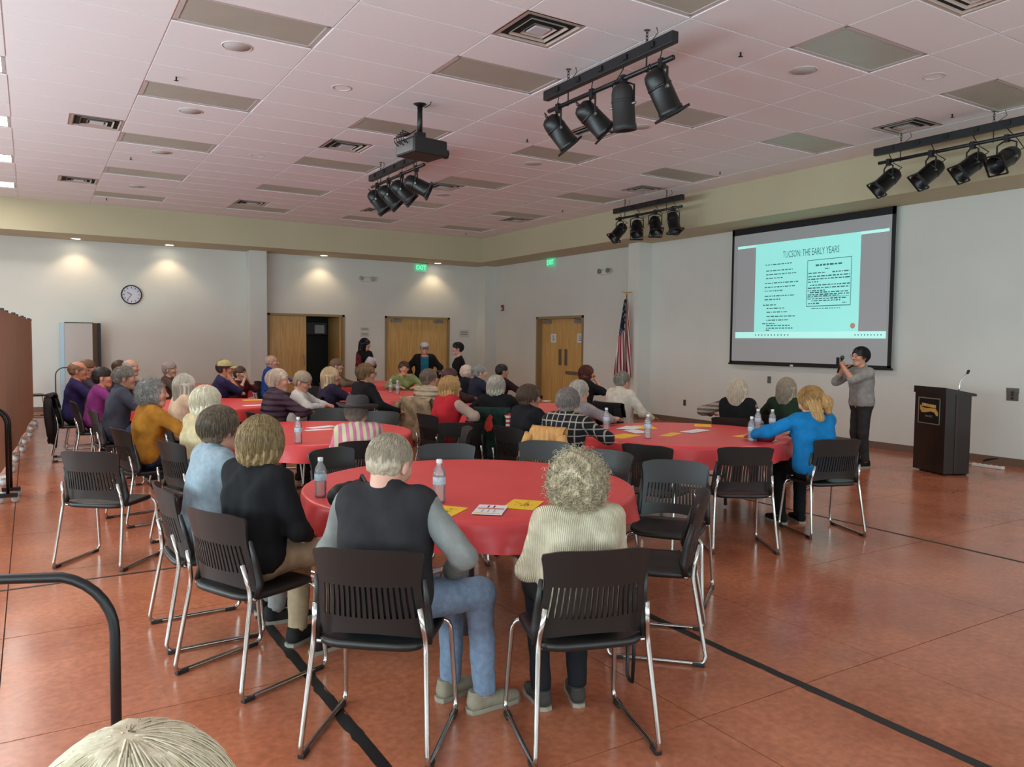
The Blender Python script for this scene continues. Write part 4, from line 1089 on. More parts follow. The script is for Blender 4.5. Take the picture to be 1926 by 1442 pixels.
def nets(fn, lo, hi, h):
    "surface nets of fn < 0"
    ax = [np.arange(lo[i], hi[i] + h * 1.01, h, dtype=np.float32) for i in range(3)]
    nx, ny, nz = map(len, ax)
    G = np.stack(np.meshgrid(*ax, indexing='ij'), -1).reshape(-1, 3)
    Fv = fn(G).astype(np.float32).reshape(nx, ny, nz)
    Fv[0] = Fv[-1] = 1; Fv[:, 0] = 1; Fv[:, -1] = 1; Fv[:, :, 0] = 1; Fv[:, :, -1] = 1
    S = Fv < 0
    cs = [S[(c >> 0 & 1):nx - 1 + (c >> 0 & 1), (c >> 1 & 1):ny - 1 + (c >> 1 & 1), (c >> 2 & 1):nz - 1 + (c >> 2 & 1)] for c in range(8)]
    cnt = sum(c.astype(np.int8) for c in cs)
    M = (cnt > 0) & (cnt < 8)
    I, J, K = np.nonzero(M); n = len(I)
    idx = -np.ones(M.shape, np.int32); idx[I, J, K] = np.arange(n)
    off = np.array([[(c >> 0) & 1, (c >> 1) & 1, (c >> 2) & 1] for c in range(8)])
    f = np.stack([Fv[I + o[0], J + o[1], K + o[2]] for o in off], 1)
    acc = np.zeros((n, 3), np.float32); w = np.zeros(n, np.float32)
    for a, b in _EDG:
        cr = (f[:, a] < 0) != (f[:, b] < 0)
        t = np.where(cr, f[:, a] / np.where(cr, f[:, a] - f[:, b], 1), 0)
        acc += cr[:, None] * (off[a] + t[:, None] * (off[b] - off[a])); w += cr
    V = (np.stack([I, J, K], 1) + acc / w[:, None]) * h + np.array([ax[0][0], ax[1][0], ax[2][0]])
    Q = []
    for d in range(3):
        u, v = (d + 1) % 3, (d + 2) % 3
        sl0 = [slice(1, None)] * 3; sl1 = [slice(1, None)] * 3
        sl0[d] = slice(0, -1); sl1[d] = slice(1, None)
        a = S[tuple(sl0)]; b = S[tuple(sl1)]
        E = np.nonzero(a != b)
        if len(E[0]) == 0: continue
        base = np.stack(E, 1); base[:, u] += 1; base[:, v] += 1
        out = a[E]
        def cell(du, dv):
            c = base.copy(); c[:, u] += du; c[:, v] += dv
            ok = (c[:, u] >= 0) & (c[:, v] >= 0) & (c[:, 0] < nx - 1) & (c[:, 1] < ny - 1) & (c[:, 2] < nz - 1)
            c = np.clip(c, 0, [nx - 2, ny - 2, nz - 2]); return np.where(ok, idx[c[:, 0], c[:, 1], c[:, 2]], -1)
        q = np.stack([cell(-1, -1), cell(0, -1), cell(0, 0), cell(-1, 0)], 1)
        q = np.where(out[:, None], q, q[:, ::-1]); q = q[(q >= 0).all(1)]
        Q.append(q)
    return V.astype(np.float32), np.concatenate(Q) if Q else np.zeros((0, 4), int)
def np_mesh(name, V, Q, m=None, tint=None):
    me = bpy.data.meshes.new(name); n, q = len(V), len(Q)
    me.vertices.add(n); me.vertices.foreach_set('co', np.asarray(V, np.float32).ravel())
    me.loops.add(q * 4); me.loops.foreach_set('vertex_index', np.asarray(Q, np.int32).ravel())
    me.polygons.add(q); me.polygons.foreach_set('loop_start', np.arange(0, q * 4, 4, dtype=np.int32))
    me.polygons.foreach_set('use_smooth', np.ones(q, bool))
    if m is not None: me.materials.append(m)
    if tint is not None:
        at = me.attributes.new('tint', 'FLOAT_COLOR', 'POINT')
        at.data.foreach_set('color', np.concatenate([tint, np.ones((n, 1))], 1).astype(np.float32).ravel())
    me.update(); me.validate()
    return me
def tubes(pts, rad, ns=3):
    "pts (n, m, 3), rad (n, m) or float -> V, Q"
    n, m, _ = pts.shape
    t = np.gradient(pts, axis=1); t /= np.linalg.norm(t, axis=2, keepdims=True) + 1e-9
    up = np.array([.31, .22, .92]); a = np.cross(t, up); a /= np.linalg.norm(a, axis=2, keepdims=True) + 1e-9; b = np.cross(t, a)
    rad = np.broadcast_to(rad, (n, m))
    ang = np.arange(ns) * 2 * PI / ns
    V = pts[:, :, None, :] + rad[:, :, None, None] * (a[:, :, None, :] * np.cos(ang)[None, None, :, None] + b[:, :, None, :] * np.sin(ang)[None, None, :, None])
    I = np.arange(n * m * ns).reshape(n, m, ns)
    i0 = I[:, :-1, :]; i1 = I[:, 1:, :]
    Q = np.stack([i0, np.roll(i0, -1, 2), np.roll(i1, -1, 2), i1], -1).reshape(-1, 4)
    return V.reshape(-1, 3), Q
def join(parts):
    Vs, Qs, o = [], [], 0
    for V, Q in parts:
        Vs.append(V); Qs.append(Q + o); o += len(V)
    return np.concatenate(Vs), np.concatenate(Qs)

# ---- head (local: y forward, z up, origin mid-head)
def head_fn(male):
    def fn(P):
        X = P.copy(); X[:, 0] = np.abs(X[:, 0])
        jaw = 1.0 if male else .93
        d = d_ell(P, (0, -.014, .028), (.077, .097, .086))
        d = smin(d, d_ell(P, (0, .022, -.035), (.060 * jaw, .066, .080)), .03)
        d = smin(d, d_cone(P, (-.012, .060, -.096), (.012, .060, -.096), .022, .022), .03)
        d = smin(d, d_ell(X, (.036, .056, -.020), (.030, .030, .030)), .02)
        d = smin(d, d_cone(X, (0, .074, .026), (.042, .066, .026), .013, .012), .014)
        d = np.maximum(d, -(d_ell(X, (.031, .102, .004), (.019, .020, .013)))) if True else d
        d = smin(d, d_ell(X, (.031, .076, .003), (.014, .014, .012)), .006)
        d = smin(d, d_cone(P, (0, .084, .016), (0, .106, -.022), .008, .0125), .010)
        d = smin(d, d_ell(X, (.012, .096, -.026), (.009, .010, .008)), .008)
        d = smin(d, d_cone(X, (0, .084, -.052), (.019, .076, -.054), .0075, .005), .006)
        d = smin(d, d_cone(X, (0, .082, -.063), (.015, .076, -.063), .0075, .005), .006)
        d = smin(d, d_ell(X, (.080, -.012, -.008), (.012, .021, .034)), .008)
        d = smin(d, d_cone(P, (0, -.028, -.06), (0, -.030, -.088), .055 if male else .047, .055 if male else .047), .03)
        return d
    return fn
HEADS = {}
def head_mesh(male):
    if male not in HEADS:
        V, Q = nets(head_fn(male), (-.105, -.13, -.185), (.105, .13, .13), .0068)
        t = np.ones((len(V), 3), np.float32)
        x, y, z = np.abs(V[:, 0]), V[:, 1], V[:, 2]
        lips = np.exp(-((x / .02) ** 4)) * np.exp(-(((z + .057) / .009) ** 4)) * (y > .07)
        t[:, 1] -= .28 * lips; t[:, 2] -= .22 * lips; t[:, 0] -= .10 * lips
        eye = np.exp(-(((x - .031) / .013) ** 4)) * np.exp(-(((z - .004) / .006) ** 4)) * (y > .06)
        t -= .72 * eye[:, None]
        brow = np.exp(-(((x - .032) / .018) ** 4)) * np.exp(-(((z - .029) / .0055) ** 4)) * (y > .06)
        t -= .50 * brow[:, None]
        chk = np.exp(-(((x - .045) / .022) ** 2)) * np.exp(-(((z + .022) / .022) ** 2)) * (y > .03)
        t[:, 1] -= .10 * chk; t[:, 2] -= .10 * chk
        HEADS[male] = (V, Q, np.clip(t, .05, 1))
    return HEADS[male]

# ---- hair
def hair_fn(style):
    def cut_face(P, c=(0, .135, -.035), r=(.078, .090, .100)): return -d_ell(P, c, r)
    X = lambda P: np.abs(P[:, 0])
    def fn(P):
        st = style
        if st in ('short', 'crop', 'ring', 'mens'):
            off = {'short': .016, 'crop': .008, 'ring': .009, 'mens': .013}[st]
            d = d_ell(P, (0, -.016, .028), (.077 + off, .097 + off, .086 + off * 1.1))
            if st in ('short',): d = smin(d, d_ell(P, (0, -.045, -.020), (.080, .070, .065)), .02)
            else: d = smin(d, d_ell(P, (0, -.040, -.012), (.074, .070, .050)), .02)
            d = d + .003 * wob(P, 150, 1.0) + .002 * wob(P, 310, 2.0)
            d = np.maximum(d, cut_face(P))
            d = np.maximum(d, np.minimum(np.minimum(.012 - P[:, 2], X(P) - .045), P[:, 1] + .035))      # around the ears
            d = np.maximum(d, -.078 - P[:, 2])
            if st == 'ring':
                d = np.maximum(d, -d_ell(P, (0, .035, .105), (.088, .115, .075)))
            return d
        if st == 'bob':
            d = d_ell(P, (0, -.018, .025), (.098, .115, .103))
            d = smin(d, d_ell(P, (0, -.035, -.045), (.104, .098, .085)), .03)
            d = d + .005 * np.sin(np.arctan2(P[:, 0], -P[:, 1]) * 22 + 4 * np.sin(P[:, 2] * 30)) * np.clip(.09 - P[:, 2], 0, .1) * 8 + .003 * wob(P, 120, 3)
            d = np.maximum(d, cut_face(P, (0, .150, -.055), (.072, .105, .120)))
            return np.maximum(d, -.112 + .012 * np.sin(np.arctan2(P[:, 0], -P[:, 1]) * 9) - P[:, 2])
        if st in ('curly', 'perm'):
            k = 1.0 if st == 'curly' else .86
            d = d_ell(P, (0, -.030, .004), (.122 * k, .128 * k, .132 * k + .006))
            d = d + .009 * wob(P, 85, 1.3) + .005 * wob(P, 170, 4.0)
            d = np.maximum(d, cut_face(P, (0, .150, -.045), (.076, .100, .100)))
            return np.maximum(d, (-.125 if st == 'curly' else -.095) - P[:, 2])
        if st in ('long', 'wavy'):
            d = d_ell(P, (0, -.018, .026), (.096, .112, .100))
            q = (np.sqrt((P[:, 0] / (.100 - .10 * np.clip(P[:, 2] + .02, -.2, 0))) ** 2 + ((P[:, 1] + .045) / .078) ** 2) - 1) * .078
            d = smin(d, np.maximum(q, P[:, 2] - .02), .04)
            d = d + .006 * np.sin(np.arctan2(P[:, 0], -P[:, 1]) * 18 + (5 if st == 'wavy' else 1.5) * np.sin(P[:, 2] * 28)) * np.clip(.08 - P[:, 2], 0, .12) * 7 + .003 * wob(P, 110, 3)
            d = np.maximum(d, cut_face(P, (0, .150, -.06), (.070, .110, .130)))
            return np.maximum(d, (-.225 if st == 'long' else -.19) + .015 * np.sin(np.arctan2(P[:, 0], -P[:, 1]) * 8) - P[:, 2])
        if st == 'pony':
            d = d_ell(P, (0, -.018, .026), (.090, .110, .099))
            d = smin(d, d_ell(P, (0, -.03, -.03), (.090, .085, .07)), .03)
            d = np.maximum(d, cut_face(P, (0, .145, -.045), (.074, .096, .112)))
            d = np.maximum(d, -.095 - P[:, 2])
            d = np.minimum(d, smin(d_cone(P, (-.060, -.040, -.02), (-.058, -.05, -.17), .034, .022), d_cone(P, (-.02, -.07, -.02), (-.03, -.075, -.18), .036, .024), .03))
            t = smin(d_cone(P, (.0, -.106, .035), (.040, -.118, -.050), .024, .046), d_cone(P, (.040, -.118, -.050), (.052, -.100, -.125), .046, .028), .03)
            d = np.minimum(d, t)
            return d + .003 * np.sin(np.arctan2(P[:, 0], -P[:, 1]) * 26 + P[:, 2] * 25) + .002 * wob(P, 140, 2)
    return fn
HAIR_Z = {'short': -.10, 'crop': -.10, 'ring': -.10, 'mens': -.10, 'bob': -.15, 'curly': -.16, 'perm': -.14, 'long': -.27, 'wavy': -.24, 'pony': -.22}
STR = {'bob': ((0, -.022, .000), (.104, .118, .128), 148, .0013), 'long': ((0, -.03, .0), (.104, .112, .130), 122, .0013), 'wavy': ((0, -.03, .0), (.104, .112, .130), 125, .0014),
       'pony': ((0, -.018, .018), (.094, .113, .107), 125, .0012), 'short': ((0, -.018, .020), (.096, .116, .108), 122, .0012), 'crop': ((0, -.016, .028), (.0870, .1070, .0965), 118, .0010), 'mens': ((0, -.016, .024), (.092, .112, .103), 120, .0011), 'ring': ((0, -.016, .024), (.088, .109, .098), 125, .0010)}
HAIRS = {}
def hair_mesh(style, near):
    key = (style, near)
    if key in HAIRS: return HAIRS[key]
    r = np.random.default_rng(len(HAIRS) * 7 + 5)
    parts = [nets(hair_fn(style), (-.15, -.20, HAIR_Z[style]), (.15, .13, .16), .0075 if near else .0105)]
    n = {0: 0, 1: 900, 2: 2600}[near]
    if n and style in ('curly', 'perm'):
        n = int(n * 1.2); k = 1.0 if style == 'curly' else .86
        th = np.arccos(1 - r.random(n) * 1.75); ph = r.random(n) * 2 * PI
        dirv = np.stack([np.sin(th) * np.cos(ph), np.sin(th) * np.sin(ph), np.cos(th)], 1)
        keep = ~((dirv[:, 1] > .38) & (dirv[:, 2] < .55)); dirv = dirv[keep]; n = len(dirv)
        base = np.array([0, -.030, .004]) + dirv * np.array([.120, .126, .134]) * k * r.uniform(.90, 1.0, (n, 1))
        down = np.array([0, 0, -1.]) - dirv * (dirv @ np.array([0, 0, -1.]))[:, None] + r.normal(0, .45, (n, 3)); down /= np.linalg.norm(down, axis=1, keepdims=True)
        a = np.cross(down, dirv); a /= np.linalg.norm(a, axis=1, keepdims=True) + 1e-6; b = np.cross(down, a)
        m = 13; t = np.linspace(0, 1, m); L = r.uniform(.028, .055, n); R = r.uniform(.005, .010, n); turns = r.uniform(1.2, 2.4, n) * 2 * PI; p0 = r.random(n) * 6.28
        w = p0[:, None] + turns[:, None] * t
        pts = base[:, None, :] + down[:, None, :] * (L[:, None] * t)[:, :, None] + a[:, None, :] * (R[:, None] * np.cos(w))[:, :, None] + b[:, None, :] * (R[:, None] * np.sin(w))[:, :, None] + dirv[:, None, :] * (.006 * np.sin(PI * t))[None, :, None]
        parts.append(tubes(pts, np.broadcast_to((.0015 * (1 - .5 * t))[None, :], (n, m))))
    elif n and style in STR:
        c, R, end, rad = STR[style]
        th0 = np.radians(r.uniform(3, 95, n)); ph = r.random(n) * 2 * PI
        face = (np.sin(ph) > .45)
        m = 9; t = np.linspace(0, 1, m)
        lim = np.radians(np.where(face, 52, end) + r.normal(0, 5, n))
        span = np.radians(28 if style in ('crop', 'ring') else (48 if style in ('mens', 'short') else 95))
        e = np.minimum(th0 + span * r.uniform(.6, 1.1, n), lim); th0 = np.minimum(th0, e - .12)
        if style == 'ring': keep = th0 > np.radians(62) - .25 * np.sin(ph) * 0; 
        else: keep = np.ones(n, bool)
        keep &= ~(face & (th0 > np.radians(45)))
        th0, e, ph = th0[keep], e[keep], ph[keep]; n = len(ph)
        TH = th0[:, None] + (e - th0)[:, None] * t; sway = r.normal(0, .10 if style not in ('wavy',) else .2, (n, 1)) * t + (.06 * np.sin(6 * t * 1.5)[None, :] if style == 'wavy' else 0)
        PH = ph[:, None] + sway
        g = r.uniform(.985, 1.035, (n, 1)) + .02 * r.random((n, 1)) * t
        pts = np.array(c) + np.stack([np.sin(TH) * np.cos(PH) * R[0], np.sin(TH) * np.sin(PH) * R[1], np.cos(TH) * R[2]], -1) * g[:, :, None]
        if style in ('long', 'wavy'):
            drop = np.clip((TH - PI * .5) / .6, 0, 1); pts[:, :, 2] -= drop * .13
        parts.append(tubes(pts, np.broadcast_to((rad * (1 - .6 * t))[None, :], (n, m))))
    V, Q = join(parts)
    HAIRS[key] = np_mesh('hair', V, Q, mat('hair_base', (120, 120, 120), .6))
    return HAIRS[key]
_hm = {}
def hair_mat(c1, c2):
    k = (c1, c2)
    if k not in _hm:
        m, nt, b = nodes_of('hair_%d' % len(_hm))
        tc = N(nt, 'ShaderNodeTexCoord'); mp = N(nt, 'ShaderNodeMapping'); mp.inputs['Scale'].default_value = (130, 130, 16); nt.links.new(tc.outputs['Object'], mp.inputs['Vector'])
        nz = N(nt, 'ShaderNodeTexNoise'); nz.inputs['Scale'].default_value = 1.0; nz.inputs['Detail'].default_value = 8; nz.inputs['Roughness'].default_value = .7; nt.links.new(mp.outputs[0], nz.inputs['Vector'])
        rp = N(nt, 'ShaderNodeValToRGB'); rp.color_ramp.elements[0].position = .36; rp.color_ramp.elements[1].position = .64
        rp.color_ramp.elements[0].color = lin(c2); rp.color_ramp.elements[1].color = lin(c1); nt.links.new(nz.outputs['Fac'], rp.inputs['Fac'])
        nt.links.new(rp.outputs['Color'], b.inputs['Base Color']); b.inputs['Roughness'].default_value = .5; b.inputs['Specular IOR Level'].default_value = .35
        bp = N(nt, 'ShaderNodeBump'); bp.inputs['Strength'].default_value = .4; bp.inputs['Distance'].default_value = .003; nt.links.new(nz.outputs['Fac'], bp.inputs['Height']); nt.links.new(bp.outputs['Normal'], b.inputs['Normal'])
        _hm[k] = m
    return _hm[k]
_sm = {}
def skin_mat(c):
    if c not in _sm:
        m, nt, b = nodes_of('skin_%d' % len(_sm))
        at = N(nt, 'ShaderNodeAttribute', attribute_name='tint'); mx = N(nt, 'ShaderNodeMix', data_type='RGBA', blend_type='MULTIPLY'); mx.inputs['Factor'].default_value = 1
        tc = N(nt, 'ShaderNodeTexCoord'); nz = N(nt, 'ShaderNodeTexNoise'); nz.inputs['Scale'].default_value = 18; nt.links.new(tc.outputs['Object'], nz.inputs['Vector'])
        rp = N(nt, 'ShaderNodeValToRGB'); l = lin(c); rp.color_ramp.elements[0].color = (l[0] * .9, l[1] * .82, l[2] * .8, 1); rp.color_ramp.elements[1].color = l; nt.links.new(nz.outputs['Fac'], rp.inputs['Fac'])
        nt.links.new(rp.outputs['Color'], mx.inputs['A']); nt.links.new(at.outputs['Color'], mx.inputs['B']); nt.links.new(mx.outputs['Result'], b.inputs['Base Color'])
        b.inputs['Roughness'].default_value = .5; b.inputs['Subsurface Weight'].default_value = 0.0
        _sm[c] = m
    return _sm[c]
_cm = {}
def cloth(c, kind='plain', c2=None):
    k = (c, kind, c2)
    if k in _cm: return _cm[k]
    m, nt, b = nodes_of('cloth_%d' % len(_cm)); b.inputs['Roughness'].default_value = .85; b.inputs['Specular IOR Level'].default_value = .2
    tc = N(nt, 'ShaderNodeTexCoord').outputs['Object']
    nz = N(nt, 'ShaderNodeTexNoise'); nz.inputs['Scale'].default_value = 14; nz.inputs['Detail'].default_value = 5; nt.links.new(tc, nz.inputs['Vector'])
    l = lin(c); rp = N(nt, 'ShaderNodeValToRGB')
    lo = lin(c2) if (c2 and kind in ('mottle', 'denim', 'camo', 'knit')) else (l[0] * .8, l[1] * .8, l[2] * .8, 1)
    rp.color_ramp.elements[0].position = .38; rp.color_ramp.elements[0].color = lo; rp.color_ramp.elements[1].position = .62; rp.color_ramp.elements[1].color = l
    nt.links.new(nz.outputs['Fac'], rp.inputs['Fac']); col = rp.outputs['Color']
    h = nz.outputs['Fac']; dist, stg = .006, .25
    if kind in ('camo', 'denim'): nz.inputs['Scale'].default_value = 34
    if kind in ('stripe', 'plaid', 'quilt', 'knit', 'denim', 'bands'):
        def wave(axis, scale, lo=.5):
            w = N(nt, 'ShaderNodeTexWave', wave_type='BANDS', bands_direction=axis); w.inputs['Scale'].default_value = scale; w.inputs['Distortion'].default_value = .3 if kind != 'knit' else 1.2
            nt.links.new(tc, w.inputs['Vector']); return w.outputs['Fac']
        if kind == 'quilt': h = wave('Z', 5.0); dist, stg = .03, .8
        elif kind == 'knit': h = wave('X', 42); dist, stg = .008, .7
        elif kind == 'denim': h = nz.outputs['Fac']; stg = .4
        else:
            ax = {'stripe': ['X'], 'bands': ['Z'], 'plaid': ['X', 'Z']}[kind]
            for a in ax:
                f = wave(a, 5.5 if kind == 'plaid' else (6 if kind == 'stripe' else 7)); g = N(nt, 'ShaderNodeMath', operation='GREATER_THAN'); g.inputs[1].default_value = .93 if kind == 'plaid' else .5; nt.links.new(f, g.inputs[0])
                mx = N(nt, 'ShaderNodeMix', data_type='RGBA'); nt.links.new(g.outputs[0], mx.inputs['Factor']); nt.links.new(col, mx.inputs['A']); mx.inputs['B'].default_value = lin(c2); col = mx.outputs['Result']
    nt.links.new(col, b.inputs['Base Color'])
    bp = N(nt, 'ShaderNodeBump'); bp.inputs['Strength'].default_value = stg; bp.inputs['Distance'].default_value = dist; nt.links.new(h, bp.inputs['Height']); nt.links.new(bp.outputs['Normal'], b.inputs['Normal'])
    _cm[k] = m
    return m

# ---- shoes (shared)
def _shoe(P):
    d = smin(d_cone(P, (0, -.045, .048), (0, .10, .036), .040, .036), d_cone(P, (0, .10, .036), (0, .175, .030), .038, .030), .02)
    d = smin(d, d_cone(P, (0, -.05, .05), (0, -.045, .10), .040, .040), .02)
    return np.maximum(np.maximum(d, .014 - P[:, 2]), P[:, 2] - .105)
_v, _q = nets(_shoe, (-.07, -.12, .0), (.07, .23, .12), .008)
SHOE = np_mesh('shoe', _v, _q, mat('shoe_upper', (90, 90, 90), .7))
_o = [(-.034, -.085), (.0, -.098), (.034, -.085), (.040, -.03), (.038, .06), (.042, .12), (.034, .18), (.012, .208), (-.014, .206), (-.036, .175), (-.043, .12), (-.037, .06), (-.039, -.03)]
SOLE = MB().prism(_o, 0.0, .022).mesh('sole', mat('shoe_sole', (150, 140, 125), .7))
EYEBALL = MB().lathe([(0.0, -.011)] + [(.011 * math.cos(a), .011 * math.sin(a)) for a in np.linspace(-1.3, 1.3, 7)] + [(0.0, .011)], 10, cap=False).mesh('eye', mat('eye_white', (215, 210, 205), .2), True)
def glasses_mesh(dark):
    b = MB()
    for s in (-1, 1):
        ring = [(s * .033 + .023 * math.cos(t), .105, .004 + .018 * math.sin(t)) for t in np.linspace(0, 2 * PI, 16, endpoint=False)]
        b.tube(ring, .0018, 5, closed=True)
        b.tube([(s * .056, .104, .008), (s * .082, .06, .010), (s * .088, -.01, .006)], .0018, 5)
        if dark: b.add([(p[0], .1045, p[2]) for p in ring], [tuple(range(16))])
    b.tube([(-.010, .107, .006), (.010, .107, .006)], .0018, 5)
    return b.mesh('glasses', mat('glasses_frame', (28, 26, 26), .3))
GLASS = {False: glasses_mesh(False), True: glasses_mesh(True)}
CAPM = MB()
_rows = []
for k in range(7):
    a = k / 6 * PI / 2 * .98; _rows.append([(.098 * math.cos(a) * math.cos(t) * (1 if True else 1), .112 * math.cos(a) * math.sin(t) - .012, .045 + .085 * math.sin(a)) for t in np.linspace(0, 2 * PI, 24, endpoint=False)])
CAPM.grid(_rows, closed_u=True)
_br = [[(.075 * u * (1 - .15 * v), .085 + .085 * v * (1 - .35 * u * u) - .03 * u * u, .046 - .012 * v - .022 * u * u + .004 * w_) for u in np.linspace(-1, 1, 13)] for v, w_ in ((0, 0), (.5, 0), (1, 0), (1, -1), (.5, -1), (0, -1))]
CAPM.grid(_br)
CAPM = CAPM.mesh('cap', mat('cap_cloth', (190, 180, 130), .8), True)
def hat_mesh():
    b = MB(); prof = [(.0, .155), (.060, .158), (.085, .150), (.097, .12), (.102, .07), (.104, .045)]
    rows = [[(r * math.cos(t) * .95, r * math.sin(t) * 1.08 - .01, z - .014 * math.exp(-(math.cos(t) ** 2) * 6) * (z > .14)) for t in np.linspace(0, 2 * PI, 32, endpoint=False)] for r, z in prof]
    for r, z in ((.125, .040), (.15, .044), (.175, .055), (.178, .051), (.15, .039), (.105, .038)):
        rows.append([(r * math.cos(t), r * math.sin(t) * 1.05 - .01, z + .035 * (r > .12) * (r - .11) / .07 * abs(math.cos(t)) ** 2) for t in np.linspace(0, 2 * PI, 32, endpoint=False)])
    b.grid(rows, closed_u=True); return b.mesh('hat', mat('hat_felt', (58, 50, 50), .9, bump=.2, bscale=200), True)
HATM = hat_mesh()

# ---- figures
def ik(S, T, a, b, pole):
    S, T, pole = np.array(S, float), np.array(T, float), np.array(pole, float)
    d = T - S; L = np.linalg.norm(d); u = d / L
    if L > (a + b) * .985: T = S + u * (a + b) * .985; L = (a + b) * .985
    x = (a * a - b * b + L * L) / (2 * L); h = math.sqrt(max(a * a - x * x, 1e-6))
    p = pole - u * (pole @ u); p /= np.linalg.norm(p) + 1e-9
    return S + u * x + p * h, T
def rotz3(a): c, s = math.cos(a), math.sin(a); return np.array([[c, -s, 0], [s, c, 0], [0, 0, 1]])
def rotx3(a): c, s = math.cos(a), math.sin(a); return np.array([[1, 0, 0], [0, c, -s], [0, s, c]])
def roty3(a): c, s = math.cos(a), math.sin(a); return np.array([[c, 0, s], [0, 1, 0], [-s, 0, c]])
POSES = {  # hand targets (left, right), local metres for scale 1, z above floor
    'lap': ((-.09, .30, .62), (.09, .30, .62)), 'table': ((-.17, .40, .805), (.15, .38, .805)), 'table2': ((-.10, .42, .805), (.22, .36, .805)),
    'cross': ((.10, .20, .86), (-.10, .19, .90)), 'chin': ((-.10, .36, .80), (.06, .20, 1.06)), 'chin2': ((-.05, .22, 1.05), (.05, .23, 1.06)),
    'knees': ((-.13, .40, .58), (.14, .42, .58)), 'write': ((-.14, .36, .80), (.10, .36, .80)),
}
def fingers(W, d, n, thumb, s, curl, near):
    "four fingers and a thumb as tapered tubes; W palm centre base, d towards the fingers, n palm normal, thumb side direction"
    out = []; lat = thumb
    for k, (o, L) in enumerate(zip((.030, .010, -.010, -.029), (.070, .080, .075, .058))):
        p = W + d * .072 * s + lat * o * s; dirv = d.copy(); pts = [W + d * .045 * s + lat * o * .9 * s, p]
        for ph, fr in enumerate((.45, .32, .23)):
            c, sn = math.cos(curl * (1 + .15 * ph)), math.sin(curl * (1 + .15 * ph)); dirv = dirv * c + n * sn; dirv /= np.linalg.norm(dirv)
            p = p + dirv * L * fr * s; pts.append(p)
        out.append(pts)
    dirv = d * .62 + lat * .72 + n * .15; dirv /= np.linalg.norm(dirv)
    p = W + d * .012 * s + lat * .022 * s; pts = [p]
    for fr in (.030, .032, .022, .016):
        p = p + dirv * fr * s; pts.append(p); dirv = dirv * .9 + d * .25 + n * .12; dirv /= np.linalg.norm(dirv)
    out.append(pts)
    pts = np.array(out); rad = np.array([.0098, .0092, .0086, .0078, .0055]) * s
    return tubes(pts, np.broadcast_to(rad, (5, 5)), 8 if near else 5)
PERSONS = {}
